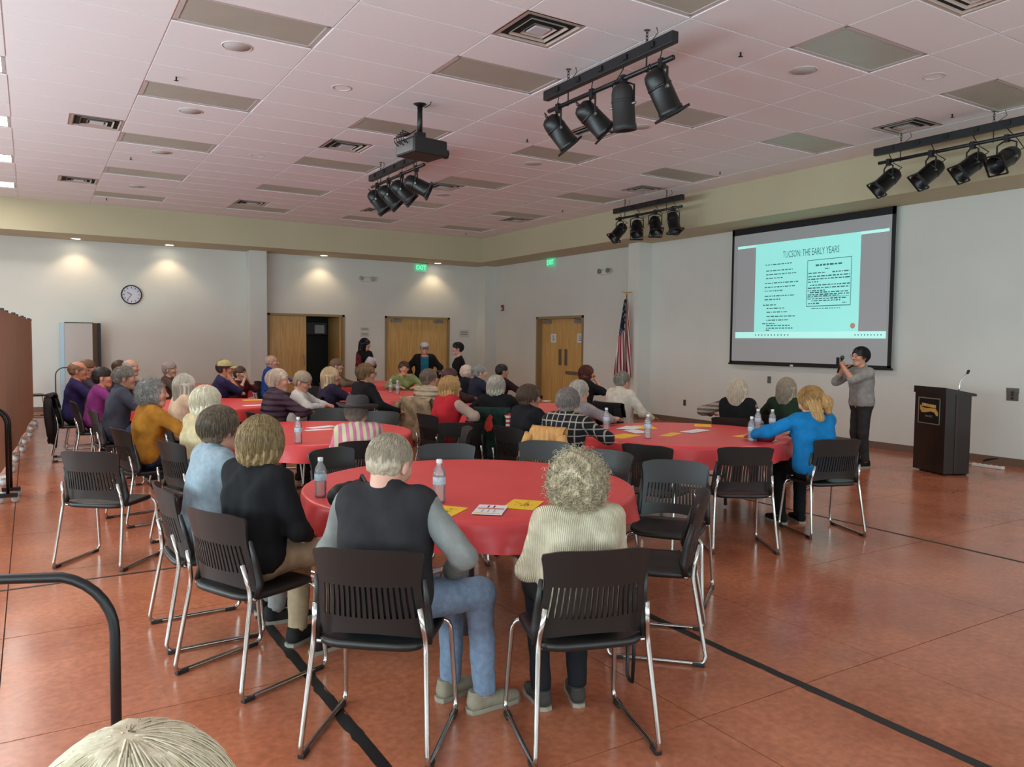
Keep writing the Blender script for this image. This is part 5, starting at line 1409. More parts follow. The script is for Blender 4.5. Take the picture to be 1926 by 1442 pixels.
def person(label, x, y, ang, top=1.20, look=None, nod=0.0, pose='table', lean=4.0, male=False, skin=(206, 164, 140), hair='short', hc=((190, 186, 178), (140, 136, 130)),
           shirt=(40, 40, 44), skind='plain', shirt2=None, vest=None, vkind='plain', vest2=None, pants=(40, 42, 50), shoes=(40, 38, 36), near=0, stand=False, hands=None, girth=1.0,
           cap=None, hat=False, glasses=None, group=None, legyaw=0.0, jacket=None, feet=0.0, face=False, seat=.45, collar=None, tilt=0.0, hem=None, curl=None, fwd=0.0, sleeve=1.0, pkind='plain'):
    s = (top / 1.70) if stand else (top - seat) / .85
    L = math.radians(lean); u = np.array([0, math.sin(L), math.cos(L)])
    if stand: P = np.array([0, 0, .93 * s])
    else:
        s = (top - seat) / (.136 + .445 * math.cos(L) + .275); P = np.array([0, 0, seat + .136 * s])
    waist = P + .14 * s * u; chest = P + .285 * s * u; neck = P + .445 * s * u
    hd = neck + s * np.array([0, .03 + .16 * math.sin(L * .5), .16 * math.cos(L * .5)])
    hs = (.6 * s + .45) * 1.03
    hd[2] = top - .115 * hs
    a0 = math.radians(ang)
    hy = 0.0 if look is None else (math.radians(look) - a0 + PI) % (2 * PI) - PI
    hy = max(-1.25, min(1.25, hy))
    HR = rotz3(hy) @ rotx3(-math.radians(nod)) @ roty3(math.radians(tilt))
    tw = rotz3(hy * .18)
    g = girth
    sh = [chest + .125 * s * u + tw @ np.array([sx * (.188 if male else .172) * s, 0, 0]) for sx in (-1, 1)]
    if stand:
        hip = [np.array([sx * .085 * s, 0, .90 * s]) for sx in (-1, 1)]; kn = [np.array([sx * .095 * s, .02, .49 * s]) for sx in (-1, 1)]; an = [np.array([sx * .105 * s, -.015, .09]) for sx in (-1, 1)]
    else:
        hip = [P + np.array([sx * .09 * s, .02, -.015]) for sx in (-1, 1)]
        kn = [np.array([sx * .115 * s, .43 * s + fwd, seat + .075]) for sx in (-1, 1)]
        an = [np.array([sx * .105 * s, .40 * s + fwd + (feet if not isinstance(feet, tuple) else feet[k]), .085]) for k, sx in enumerate((-1, 1))]
    if legyaw and not stand:
        LR = rotz3(math.radians(legyaw)); kn = [LR @ q for q in kn]; an = [LR @ q for q in an]; hip = [P * np.array([0, 0, 1.]) + LR @ (q - P * np.array([0, 0, 1.])) for q in hip]
        if hands == 'knee': tg = ((-.15, .30, .66), tuple(kn[1] * np.array([.70, .70, 1]) + np.array([0, 0, .115]))); hands = tg
    tg = POSES[pose] if hands is None else hands
    el, hn = [], []
    for k, sx in enumerate((-1, 1)):
        t = np.array(tg[k], float)
        if hands is None and not stand: t = np.array([t[0] * s, t[1] * s, t[2] if t[2] < .84 else (t[2] - .45) * s + .45])
        e, t2 = ik(sh[k], t, .285 * s, .255 * s, (sx * 1.0, -.15, -.30) if .78 < t[2] < .84 else (sx * .75, -.35, -.75)); el.append(e); hn.append(t2)
    X = np.array([1., 0, 0])
    def torso(Pt, o=0.0):
        d = d_cone(Pt, P - X * .075 * s, P + X * .075 * s, .118 * s * g + o, .118 * s * g + o)
        d = smin(d, d_cone(Pt, waist - X * .055 * s * g, waist + X * .055 * s * g, .112 * s * g + o, .112 * s * g + o), .06)
        d = smin(d, d_cone(Pt, chest - tw @ X * .075 * s, chest + tw @ X * .075 * s, .112 * s * (.4 + .6 * g) + o, .112 * s * (.4 + .6 * g) + o), .06)
        if not male: d = smin(d, d_cone(Pt, chest + tw @ np.array([-.055, .06, .0]) * s, chest + tw @ np.array([.055, .06, .0]) * s, .075 * s + o, .075 * s + o), .04)
        d = smin(d, d_cone(Pt, sh[0] * .78 + (chest + .125 * s * u) * .22, sh[1] * .78 + (chest + .125 * s * u) * .22, .070 * s + o, .070 * s + o), .06)
        d = smin(d, d_cone(Pt, chest + .10 * s * u, neck + .02 * s * u, .085 * s + o * .6, .055 * s + o * .3), .05)
        return d
    def arms(Pt, o=0.0, upper=True, fore=True, cuff=1.0):
        d = None
        for k in (0, 1):
            if upper:
                c = d_cone(Pt, sh[k], el[k], .052 * s + o, .043 * s + o); d = c if d is None else smin(d, c, .025)
            if fore:
                w_ = el[k] + (hn[k] - el[k]) * cuff
                c = d_cone(Pt, el[k], w_, .043 * s + o, .031 * s + o); d = c if d is None else smin(d, c, .025)
        return d
    def legs(Pt, o=0.0, shin=True):
        d = d_cone(Pt, P - X * .08 * s - np.array([0, 0, .01]), P + X * .08 * s - np.array([0, 0, .01]), .112 * s * g + o, .112 * s * g + o)
        for k in (0, 1):
            d = smin(d, d_cone(Pt, hip[k], kn[k], .080 * s * (.5 + .5 * g) + o, .060 * s + o), .04)
            if shin: d = smin(d, d_cone(Pt, kn[k], an[k], .056 * s + o, .042 * s + o), .03)
        return d
    def palms(Pt):
        d = None
        for k in (0, 1):
            f_ = hn[k] - el[k]; f_ = f_ / np.linalg.norm(f_); hd_ = hand_dir[k]
            c = d_cone(Pt, hn[k] - f_ * .02, hn[k] + hd_ * .055 * s, .024 * s, .028 * s); d = c if d is None else np.minimum(d, c)
        return d
    hand_dir = []; hand_n = []
    for k, sx in enumerate((-1, 1)):
        f_ = hn[k] - el[k]; f_ /= np.linalg.norm(f_)
        raised = hn[k][2] > .92 and not stand
        dn = np.array([0, 0, -1.]) if not raised else np.array([0, -.9, .1])
        if stand: dn = np.array([-sx * .8, 0, -.5])
        hdv = f_ - dn * (f_ @ dn) * .65; hdv /= np.linalg.norm(hdv); n_ = dn - hdv * (dn @ hdv); n_ /= np.linalg.norm(n_)
        hand_dir.append(hdv); hand_n.append(n_)
    allp = np.array([P, neck] + sh + el + hn + kn + an); lo = allp.min(0) - .2; hi = allp.max(0) + .2; lo[2] = max(.0, allp[:, 2].min() - .12)
    hi[2] = neck[2] + .12
    hh = {0: .030, 1: .024, 2: .018}[near]
    def body(Pt):
        d = torso(Pt); d = smin(d, arms(Pt), .02); d = smin(d, legs(Pt), .03); d = smin(d, palms(Pt), .015)
        return smin(d, d_cone(Pt, neck - .03 * u, hd - HR @ np.array([0, .03, .06]) * s, .054 * s, .050 * s), .03)
    parts = [nets(body, lo, hi, hh)]
    nb = len(parts[0][0])
    V, Q, tn = head_mesh(male); parts.append(((V * hs) @ HR.T + hd, Q))
    for k, sx in enumerate((-1, 1)):
        th = np.cross(hand_dir[k], hand_n[k]); th = th / np.linalg.norm(th)
        if (th[0] * -sx) < 0 and not stand: th = -th
        if stand and th[2] < 0: th = -th
        cu = .30 if curl is None else curl
        parts.append(fingers(hn[k], hand_dir[k], hand_n[k], th, s, cu, near > 0))
    V, Q = join(parts); tint = np.ones((len(V), 3), np.float32); tint[nb:nb + len(tn)] = tn
    o = link('person', np_mesh('person', V, Q, skin_mat(skin), tint), None, (x, y, 0), a0 - PI / 2)
    tag(o, label, 'person', group)
    gh = {0: .022, 1: .0165, 2: .0115}[near]; sd = (len(PERSONS) * 1.7) % 6.0
    hemz = (P[2] - .07 * s) if hem is None else hem
    nk = neck + .012 * s * u
    def clip_top(d, Pt, up=.0):
        d = np.maximum(d, hemz - Pt[:, 2])
        return np.maximum(d, (Pt - (nk + u * up * s)) @ (u * .9 + np.array([0, .38, 0])))
    def wr(Pt, am=.0055): return am * wob(Pt, 34, sd) + am * .5 * wob(Pt, 75, sd + 1)
    def garment(nm, fn, m, lo_, hi_):
        V, Q = nets(fn, lo_, hi_, gh)
        return link(nm, np_mesh(nm, V, Q, m), o)
    tl, th_ = lo.copy(), hi.copy(); tl[2] = min(hemz, min(e[2] for e in el), min(h[2] for h in hn)) - .1; th_[2] = neck[2] + .14
    th_[1] = max(np.array(sh + el + hn)[:, 1].max() + .12, P[1] + .25)
    tl[1] = min(np.array(sh + el + hn)[:, 1].min(), P[1]) - .22
    if vest is None:
        def f1(Pt):
            d = smin(torso(Pt, .016), arms(Pt, .014, cuff=.93 * sleeve), .035)
            if collar is not None: d = smin(d, d_cone(Pt, neck - .01 * u, neck + .06 * s * u - np.array([0, .006, 0]), .076 * s, .070 * s), .02); return np.maximum(np.maximum(d + wr(Pt), hemz - Pt[:, 2]), (Pt - (nk + u * .055 * s)) @ (u * .88 + np.array([0, .42, 0])))
            return clip_top(smin(d, d_cone(Pt, neck - .02 * u, neck + .03 * s * u, .076 * s, .066 * s), .03) + wr(Pt), Pt, .024)
        garment('top', f1, cloth(shirt, skind, shirt2), tl, th_)
    else:
        def f2(Pt): return np.maximum(arms(Pt, .013, cuff=.93) + wr(Pt), -np.inf)
        garment('sleeves', f2, cloth(shirt, skind, shirt2), tl, th_)
        tl2, th2 = tl.copy(), th_.copy(); tl2[2] = hemz - .05; tl2[0] = -.36; th2[0] = .36; th2[1] = P[1] + .5
        def f3(Pt):
            d = smin(torso(Pt, .026), d_cone(Pt, neck - .01 * u, neck + .06 * s * u - np.array([0, .006, 0]), .078 * s, .072 * s), .02)
            return np.maximum(np.maximum(d + wr(Pt, .004), hemz - Pt[:, 2]), (Pt - (nk + u * .06 * s)) @ (u * .88 + np.array([0, .42, 0])))
        garment('vest', f3, cloth(vest, vkind, vest2), tl2, th2)
    if jacket is not None:
        def f5(Pt):
            d = smin(torso(Pt, .036), arms(Pt, .024, cuff=.93), .035); d = smin(d, d_cone(Pt, neck - .01 * u, neck + .03 * s * u - np.array([0, .02, 0]), .080 * s, .076 * s), .02)
            d = np.maximum(np.maximum(d + wr(Pt), hemz - .03 - Pt[:, 2]), (Pt - (nk + u * .055 * s)) @ (u * .88 + np.array([0, .42, 0])))
            return np.maximum(d, np.minimum(.085 - np.abs(Pt[:, 0]), Pt[:, 1] - .03))
        garment('jacket', f5, cloth(jacket), tl, th_)
    pl, ph = lo.copy(), hi.copy(); ph[2] = P[2] + .24; pl[2] = .06; pl[0] = min(-.3, min(q[0] for q in kn + an)) - .13; ph[0] = max(.3, max(q[0] for q in kn + an)) + .13; pl[1] = min(P[1], an[0][1], an[1][1], kn[0][1], kn[1][1]) - .22; ph[1] = max(kn[0][1], kn[1][1], an[0][1], an[1][1]) + .16
    cut = P[2] + .10 * s
    def f4(Pt): return np.maximum(np.maximum(legs(Pt, .011) + wr(Pt, .004), Pt[:, 2] - cut), .075 - Pt[:, 2])
    garment('trousers', f4, cloth(pants, pkind), pl, ph)
    for k, sx in enumerate((-1, 1)):
        so_ = link('shoe', SHOE, o, (an[k][0], an[k][1] + .01, 0), -sx * .12 + math.radians(legyaw)); so_.scale = (s, s, s); own_mat(so_, cloth(shoes))
        link('sole', SOLE, so_)
    MH = Matrix(HR.tolist()).to_4x4(); MH.translation = Vector(hd); MS = MH @ Matrix.Diagonal((hs, hs, hs, 1))
    if hair is not None:
        h_ = link('hair', hair_mesh(hair, near), o); h_.matrix_local = MS; own_mat(h_, hair_mat(*hc))
    if cap: c_ = link('cap', CAPM, o); c_.matrix_local = MS; own_mat(c_, cloth(cap))
    if hat: c_ = link('hat', HATM, o); c_.matrix_local = MS
    if glasses: c_ = link('glasses', GLASS[glasses == 'dark'], o); c_.matrix_local = MS
    PERSONS[label] = dict(o=o, s=s, hd=hd, hn=hn, neck=neck, P=P, ang=a0)
    return o
# ================================================================ WHO SITS WHERE
def ray_dir(px, py):
    return _f + _r * ((px - 963) / F_PX) + _u * ((721 - py) / F_PX)
def at_z(px, py, z):
    d = ray_dir(px, py); t = (z - EYE) / d.z; return (d.x * t, d.y * t)
def at_depth(px, py, dep):
    d = ray_dir(px, py); return (d.x * dep, d.y * dep, EYE + d.z * dep)
EXTRA = {'curly': .028, 'perm': .014, 'bob': .012, 'long': .010, 'wavy': .010, 'pony': .010, 'short': .012, 'mens': .010, 'crop': .005, 'ring': .0, None: 0.0}
CHAIR_OF = {}
def seat(label, px, py, top, ang, chair_label=None, with_chair=True, chair_dx=0.0, **kw):
    "seated guest whose hair or hat top shows at pixel (px, py); top = height of the head top"
    ex = EXTRA[kw.get('hair', 'short')]
    if kw.get('hat'): ex = .042
    if kw.get('cap'): ex = .016
    x, y = at_z(px, py, top + ex)
    L = math.radians(kw.get('lean', 4.0)); s = (top - .45) / (.136 + .445 * math.cos(L) + .275)
    off = .445 * s * math.sin(L) + s * (.03 + .16 * math.sin(L * .5))
    a = math.radians(ang); x -= math.cos(a) * off; y -= math.sin(a) * off
    person(label, x, y, ang, top, **kw)
    if with_chair:
        CHAIR_OF[label] = chair(x + math.cos(a) * .025 + chair_dx, y + math.sin(a) * .025, ang, chair_label or 'black stacking chair under the ' + ' '.join(label.split()[:11]), small=not kw.get('near', 0))
    return (x, y)
GREY = ((176, 172, 166), (120, 117, 112)); WHITE = ((224, 216, 200), (182, 172, 156)); BROWN = ((96, 70, 50), (52, 36, 27)); BLOND = ((214, 190, 146), (160, 128, 84)); DARK = ((44, 34, 30), (20, 16, 15))
ASH = ((164, 140, 98), (98, 74, 46)); SALT = ((150, 142, 132), (84, 76, 68)); AUB = ((112, 56, 42), (58, 26, 22))
# --- table in front
seat('person in a dark fleece vest and grey sleeves with short grey hair, hand on knee', 735, 818, 1.205, 50, 'black stacking chair holding the person in the dark vest', look=33, nod=16, lean=9, male=True, hair='crop', hc=((196, 182, 160), (150, 132, 110)), skin=(208, 158, 136), shirt=(132, 132, 128), vest=(46, 43, 45), pants=(122, 138, 160), pkind='denim', shoes=(150, 138, 118), near=2, girth=1.12, hands='knee', legyaw=-42, feet=(.02, .06), fwd=.03, curl=.38)
seat('person with curly pale grey hair in a cream knit sweater seen from behind', 1085, 848, 1.125, 72, 'black stacking chair holding the person in the cream sweater', look=60, nod=10, lean=6, hair='curly', hc=((212, 196, 164), (150, 134, 108)), shirt=(214, 200, 172), skind='knit', shirt2=(190, 174, 146), pants=(30, 29, 32), shoes=(66, 60, 56), near=2, pose='lap', girth=1.10, feet=-.05)
seat('person with an ash blond bob in a black top and beige trousers', 495, 780, 1.222, 24, 'black stacking chair holding the blond bob wearer in black', look=40, lean=6, hair='bob', hc=ASH, shirt=(24, 23, 25), pants=(176, 152, 122), near=2, pose='lap')
seat('person with tousled brown grey hair in a pale denim jacket', 416, 762, 1.222, 2, 'black stacking chair holding the denim jacket wearer', look=22, lean=8, hair='short', hc=((128, 112, 92), (62, 50, 40)), shirt=(140, 152, 160), skind='denim', shirt2=(128, 141, 151), pants=(150, 146, 142), near=2, pose='table', collar=1)
seat('person with curly grey hair in a mustard suede jacket and blue jeans', 290, 712, 1.225, 14, 'black stacking chair holding the mustard jacket wearer', look=-12, lean=8, hair='perm', hc=GREY, shirt=(166, 112, 36), shirt2=(146, 94, 30), skind='mottle', pants=(54, 62, 86), near=2, pose='table', skin=(204, 150, 124))
seat('person with long pale hair in a peach jacket', 350, 703, 1.205, 8, look=15, lean=6, hair='long', hc=WHITE, shirt=(222, 188, 158), pants=(90, 90, 96), near=1, pose='table')
seat('person with a smooth white bob in a cream cardigan', 391, 724, 1.222, 18, look=20, lean=10, hair='bob', hc=((232, 222, 196), (196, 184, 156)), shirt=(222, 200, 158), skind='knit', shirt2=(200, 178, 138), pants=(70, 70, 76), near=1)
seat('person with wiry grey hair in a slate blue jacket', 235, 688, 1.278, 5, look=-5, lean=10, male=True, hair='mens', hc=SALT, shirt=(66, 68, 80), pants=(66, 84, 118), near=1, skin=(190, 140, 116), pose='table', collar=1)
seat('bald person with glasses in a purple and navy jacket', 148, 680, 1.275, 0, 'black stacking chair with a dark jacket hung on its back', look=-10, lean=6, male=True, hair='ring', hc=((170, 130, 100), (120, 90, 70)), shirt=(50, 42, 86), pants=(30, 30, 36), skin=(204, 142, 110), glasses='clear', pose='table', near=1)
seat('person with brown hair peeking out behind the bald purple jacket wearer', 166, 676, 1.262, -5, look=-15, hair='short', hc=((130, 96, 66), (84, 58, 40)), shirt=(70, 60, 70), skin=(204, 150, 124))
seat('person with dark hair in a magenta sweater', 194, 690, 1.222, 0, look=-10, lean=10, hair='short', hc=DARK, shirt=(136, 52, 118), pants=(36, 34, 40), skin=(206, 150, 122))
seat('bald person half hidden behind the slate jacket wearer', 247, 676, 1.27, -5, look=-20, male=True, hair='ring', hc=((196, 180, 164), (150, 130, 116)), shirt=(60, 56, 60), skin=(214, 160, 136))
seat('person with brown hair half hidden beside the bald guest', 226, 677, 1.222, -5, look=-10, hair='short', hc=BROWN, shirt=(80, 60, 60))
seat('person with pinkish grey hair far off by the clock wall', 320, 680, 1.212, -20, look=-30, hair='short', hc=((176, 160, 152), (130, 112, 106)), shirt=(90, 70, 64))
seat('person in a khaki cap and navy jacket with hand at the mouth', 424, 676, 1.275, -8, look=-14, lean=14, male=True, hair='mens', hc=((90, 70, 56), (60, 46, 38)), cap=(196, 182, 128), shirt=(48, 46, 84), pants=(40, 40, 50), pose='chin', skin=(198, 136, 108), near=1)
seat('person in a maroon sweater half hidden behind the khaki cap wearer', 452, 688, 1.145, -60, look=-40, hair='short', hc=BROWN, shirt=(86, 34, 34), pose='chin2')
seat('bald person in a bright blue jacket by the maple door', 512, 668, 1.30, -30, look=-25, male=True, hair='ring', hc=((196, 178, 160), (160, 140, 124)), shirt=(42, 78, 158), pants=(50, 50, 60), skin=(220, 160, 136), collar=1)
seat('person with short white hair in a plum quilted jacket', 524, 693, 1.268, 8, look=-18, lean=6, hair='short', hc=((216, 196, 174), (170, 146, 126)), shirt=(74, 56, 68), skind='quilt', pants=(40, 40, 48), near=1, pose='table', skin=(210, 152, 126), collar=1)
seat('person with grey hair and glasses in a white jacket looking down', 570, 698, 1.205, -25, look=-40, nod=22, lean=8, hair='short', hc=((170, 152, 128), (124, 106, 88)), shirt=(206, 200, 196), pants=(60, 60, 66), glasses='clear', pose='table', skin=(206, 150, 126))
seat('person with long straight pale blond hair in a dark purple top', 624, 690, 1.225, 10, look=-15, lean=6, hair='long', hc=((228, 202, 166), (184, 152, 116)), shirt=(48, 38, 62), pants=(36, 34, 40), near=1, skin=(214, 156, 130))
seat('person with brown grey hair in profile beyond the pale blond guest', 634, 674, 1.25, -20, look=-25, hair='short', hc=((130, 104, 78), (90, 68, 50)), shirt=(120, 100, 80), glasses='clear')
seat('person with tawny hair in a black sweater with arm stretched aside', 690, 683, 1.29, 12, look=-10, lean=8, hair='short', hc=((142, 112, 72), (84, 62, 40)), shirt=(22, 21, 24), pants=(34, 34, 40), near=1, hands=((-.16, .36, .80), (.42, .30, .70)), glasses='clear', skin=(196, 140, 112))
seat('person in a wide brimmed dark hat and a pink striped jacket', 672, 742, 1.115, 84, look=40, nod=8, lean=8, hair='short', hc=((120, 100, 90), (90, 76, 66)), hat=True, shirt=(206, 120, 150), skind='stripe', shirt2=(196, 190, 150), pants=(60, 60, 70), near=1, pose='lap', girth=1.1)
seat('person with taupe hair in a beige quilted vest jacket', 808, 693, 1.228, 25, look=10, lean=5, hair='short', hc=((138, 116, 100), (92, 74, 62)), shirt=(180, 158, 134), skind='quilt', pants=(60, 56, 54), near=1)
seat('person with golden blond hair in a red and black vest', 849, 706, 1.212, 5, look=-8, lean=10, hair='bob', hc=((206, 164, 106), (150, 110, 64)), shirt=(176, 150, 134), vest=(178, 34, 44), pants=(30, 30, 34), near=1, pose='table', skin=(208, 150, 122))
seat('person with dark red hair behind the golden blond guest', 848, 692, 1.205, -10, look=-20, hair='short', hc=((84, 52, 44), (48, 28, 26)), shirt=(60, 40, 40))
seat('person with fluffy white hair in a black cardigan', 880, 685, 1.185, -15, look=-20, hair='perm', hc=((222, 202, 186), (184, 162, 148)), shirt=(30, 30, 34), skin=(214, 160, 138))
seat('person with short silver hair in a navy hooded jacket', 903, 684, 1.252, -10, look=-15, male=True, hair='mens', hc=((176, 172, 164), (130, 126, 120)), shirt=(40, 44, 60), near=1, collar=1)
seat('person with silver bobbed hair in a black top, green sweater on the chair', 935, 705, 1.205, 48, 'black stacking chair with the green holiday sweater hung on it', look=30, lean=6, hair='bob', hc=((206, 192, 176), (150, 138, 126)), shirt=(20, 20, 22), pants=(30, 30, 34), near=1)
seat('person with black hair in a dark maroon sweater', 945, 684, 1.215, -5, look=-5, lean=5, male=True, hair='mens', hc=DARK, shirt=(46, 26, 32), skin=(186, 132, 108))
seat('person with brown hair and glasses in a black jacket', 997, 722, 1.190, 8, look=-6, lean=6, hair='short', hc=((110, 84, 66), (54, 38, 32)), shirt=(24, 22, 25), pants=(40, 38, 40), glasses='dark', near=2, skin=(186, 132, 108), collar=1)
seat('person with grey brown hair in a dark plaid shirt', 1070, 728, 1.208, 22, look=28, lean=6, male=True, hair='short', hc=((158, 142, 134), (96, 84, 80)), shirt=(34, 28, 32), skind='plaid', shirt2=(150, 140, 126), pants=(40, 42, 54), near=2, pose='table', collar=1)
seat('person with wavy silver hair in a speckled grey sweater leaning on the table', 1091, 714, 1.195, 2, look=10, lean=12, hair='short', hc=((206, 196, 180), (150, 140, 128)), shirt=(150, 138, 136), skind='mottle', shirt2=(126, 116, 116), near=1, hands=((-.12, .40, .80), (.22, .44, .80)))
seat('person with auburn hair in profile wearing a black jacket', 1105, 686, 1.235, -12, look=-28, lean=4, hair='bob', hc=AUB, shirt=(26, 26, 26), pants=(30, 30, 34), near=1, pose='chin', skin=(206, 150, 124))
seat('person with short grey hair in a white shirt', 1172, 698, 1.23, 5, look=5, lean=4, male=True, hair='mens', hc=((158, 150, 136), (100, 92, 82)), shirt=(208, 196, 180), pants=(120, 112, 98), near=1, girth=1.12, skin=(196, 140, 114), hands=((-.2, .3, .66), (.26, .32, .66)), collar=1)
# --- table before the screen
seat('person with shoulder length white hair in a black vest and patterned sleeves', 1390, 712, 1.212, 26, look=22, lean=2, hair='wavy', hc=((222, 206, 182), (172, 152, 128)), shirt=(150, 134, 118), skind='bands', shirt2=(92, 80, 74), vest=(18, 17, 18), pants=(30, 30, 34), near=2, hands=((-.36, .24, .815), (.12, .34, .62)))
seat('person with straight sandy grey hair in a dark green sweater', 1482, 710, 1.218, 18, look=12, lean=4, hair='wavy', hc=((186, 168, 144), (124, 106, 88)), shirt=(36, 52, 36), pants=(30, 30, 34), near=2)
seat('person in a bright blue sweater with a blond ponytail, writing', 1524, 726, 1.232, 70, 'black stacking chair holding the blue sweater wearer', look=92, nod=22, lean=10, hair='pony', hc=((196, 152, 94), (138, 98, 54)), shirt=(22, 118, 178), pants=(20, 20, 22), shoes=(24, 22, 22), near=2, hands=((-.40, .34, .80), (.02, .42, .80)), girth=1.05, feet=.0, chair_dx=.10)
seat('person with brown hair in a green cardigan facing the room', 760, 679, 1.225, -105, look=-112, hair='short', hc=((86, 60, 46), (50, 34, 28)), shirt=(142, 150, 96), skind='mottle', shirt2=(112, 122, 76), pants=(60, 60, 66), face=True, skin=(206, 150, 122), near=1)
# --- head close to the camera
seat('person with cream white hair sitting right beside the camera', 250, 1374, 1.235, 70, look=72, hair='short', hc=((236, 222, 194), (214, 198, 166)), shirt=(200, 192, 180), near=2)
# --- standing
def stand_px(label, px, py, dep, ang, **kw):
    p = at_depth(px, py, dep); kw.setdefault('hair', 'short'); top = p[2] - EXTRA[kw['hair']] - (.016 if kw.get('cap') else 0)
    person(label, p[0], p[1], ang, top, stand=True, **kw); return p
PR = person('presenter in a light grey shirt and dark trousers speaking into a microphone', 9.26, 6.26, 158, 1.565, look=165, stand=True, hair='short', hc=((26, 23, 24), (12, 11, 12)), shirt=(146, 140, 136), pants=(50, 47, 48), near=2, hands=((-.02, .30, 1.315), (.06, .25, 1.28)), skin=(206, 150, 124), shoes=(26, 24, 24), glasses='clear', curl=.6, sleeve=.72, collar=1, hem=.80, lean=2)
stand_px('standing person with long black hair in a red plaid shirt and black vest', 684, 636, 17.0, -70, look=-40, hair='long', hc=((24, 20, 22), (12, 10, 11)), shirt=(120, 34, 40), skind='plaid', shirt2=(36, 26, 28), vest=(22, 20, 22), pants=(30, 30, 34), hands=((-.02, .30, 1.05), (.12, .32, 1.10)), near=1, face=True, skin=(206, 158, 140), nod=10)
stand_px('standing person in a white cap, dark glasses and black jacket over a teal shirt', 798, 642, 16.6, -112, look=-112, cap=(196, 186, 186), glasses='dark', hair='mens', hc=GREY, shirt=(34, 110, 132), jacket=(24, 22, 24), male=True, pants=(30, 30, 34), hands=((-.28, .18, .82), (.28, .18, .82)), near=1, lean=8, face=True, skin=(206, 150, 128))
stand_px('standing person with short black hair in black holding a tablet', 866, 643, 15.0, 150, look=158, hair='mens', hc=((36, 30, 30), (18, 15, 15)), shirt=(24, 22, 24), pants=(26, 26, 28), hands=((-.10, .30, .98), (.12, .30, .98)), near=1, skin=(206, 158, 142))

# --- empty chairs
E = 'black stacking chair standing empty '
chair(.47, 6.22, 51, E + 'on the open floor beside the dividers')
chair(2.57, 5.00, -110, E + 'across the front red table, farthest from the screen')
chair(3.23, 4.86, -141, E + 'across the front red table, close to the plaid shirt wearer')
chair(3.30, 4.30, -165, E + 'facing the front red table, overlapping another black chair')
chair(4.22, 4.60, 22, E + 'behind the grey fronted one, backed to the front red table')
chair(3.42, 3.63, -143, E + 'in the gap between two red tables, its seat in view')
chair(2.80, 3.07, 135, E + 'turned side on next to the cream sweater wearer')
chair(4.72, 4.26, 60, E + 'with its slotted back turned, before the envelope strewn table')
chair(1.90, 5.16, -65, E + 'between the front red table and the striped jacket')
chair(2.78, 8.35, -112, E + 'beyond the hat wearer, smooth front in view')
chair(3.08, 7.80, -140, E + 'beyond the hat wearer near the tan coat')
chair(3.12, 6.25, 158, E + 'turned away next to the pink striped jacket')
chair(3.60, 6.78, 60, E + 'side on next to the green holiday sweater')
chair(.05, 18.2, 10, 'dark stacking chair standing at the end of the brown dividers')
chair(3.35, 12.1, 20, E + 'between the khaki cap and the bald guest in blue')
chair(4.05, 12.5, -60, E + 'near the maple door behind the white jacket wearer')
# ================================================================ THINGS ON THE TABLES, CLOTHES ON CHAIRS, THINGS HELD
def on_table(px, py): return at_z(px, py, TZ + .004)
def bot(px, py, label, k=1.0):
    x, y = on_table(px, py); bottle(x, y, label, k=k)
bot(603, 934, 'clear water bottle beside the black bag on the front table')
bot(826, 944, 'clear water bottle behind the yellow envelope on the front table', 1.06)
bot(561, 833, 'clear water bottle on the table of the hat wearer')
bot(1140, 808, 'clear water bottle by the plaid shirt wearer')
bot(1218, 824, 'clear water bottle among the yellow envelopes')
bot(1413, 829, 'clear water bottle with red tinge nearest the slotted chair back')
bot(1425, 810, 'clear water bottle nearest the black vest wearer')
bot(1452, 811, 'clear water bottle nearest the green sweater wearer')
bot(735, 738, 'clear water bottle beside the pink flask')
bot(748, 741, 'clear water bottle before the green cardigan wearer')
x, y = on_table(739, 731)
fl = MB().lathe([(0, 0), (.035, 0), (.037, .01), (.037, .15), (.03, .18), (.02, .19)], 16).build('drinking_flask', mat('magenta_flask', (170, 50, 120), .35), None, False, (x, y, TZ + .004)); fl.data.polygons.foreach_set('use_smooth', [True] * len(fl.data.polygons)); tag(fl, 'magenta drinking flask with dark cap before the green cardigan', 'bottle')
MB().lathe([(.022, .188), (.022, .22), (.0, .222)], 12, cap=False).build('cap', M_BLACK, fl, True)
def sh(name, px, py, ang, w, h, m, label, cat='envelope', **kw):
    x, y = on_table(px, py); return sheet(name, x, y, ang, w, h, m, label, cat, **kw)
sh('envelope', 836, 961, 38, .225, .165, M_YEL, 'yellow envelope with handwriting before the vest wearer', scribble=16)
sh('envelope', 984, 949, 42, .225, .165, M_YEL, 'yellow envelope with handwriting before the cream sweater wearer', lift=.001, scribble=16)
sh('printed_card', 922, 960, 50, .22, .15, M_PAPER, 'white printed card with red and yellow bands between two envelopes', 'card', lift=.004, stripes=((.06, .14, .08, .92, M_YEL), (.55, .64, .05, .95, M_REDP), (.2, .5, .3, .34, mat('grey_print', (150, 150, 160), .8)), (.2, .5, .5, .54, mat('grey_print', (150, 150, 160), .8)), (.2, .5, .7, .74, mat('grey_print', (150, 150, 160), .8)), (.7, .93, .4, .46, M_INK), (.7, .93, .6, .66, M_INK)))
for px, py, an, w, h, lb in ((1172, 820, 20, .34, .18, 'yellow envelope by the plaid sleeve'), (1212, 803, 60, .30, .2, 'yellow envelope half under the white leaflets'), (1262, 817, 25, .30, .10, 'narrow yellow envelope pointing at the slotted chair'), (1322, 800, 45, .24, .17, 'yellow envelope with handwriting nearest the patterned sleeve'), (1398, 820, 10, .16, .12, 'small yellow envelope by the bottle trio')):
    sh('envelope', px, py, an, w, h, M_YEL, lb, scribble=6)
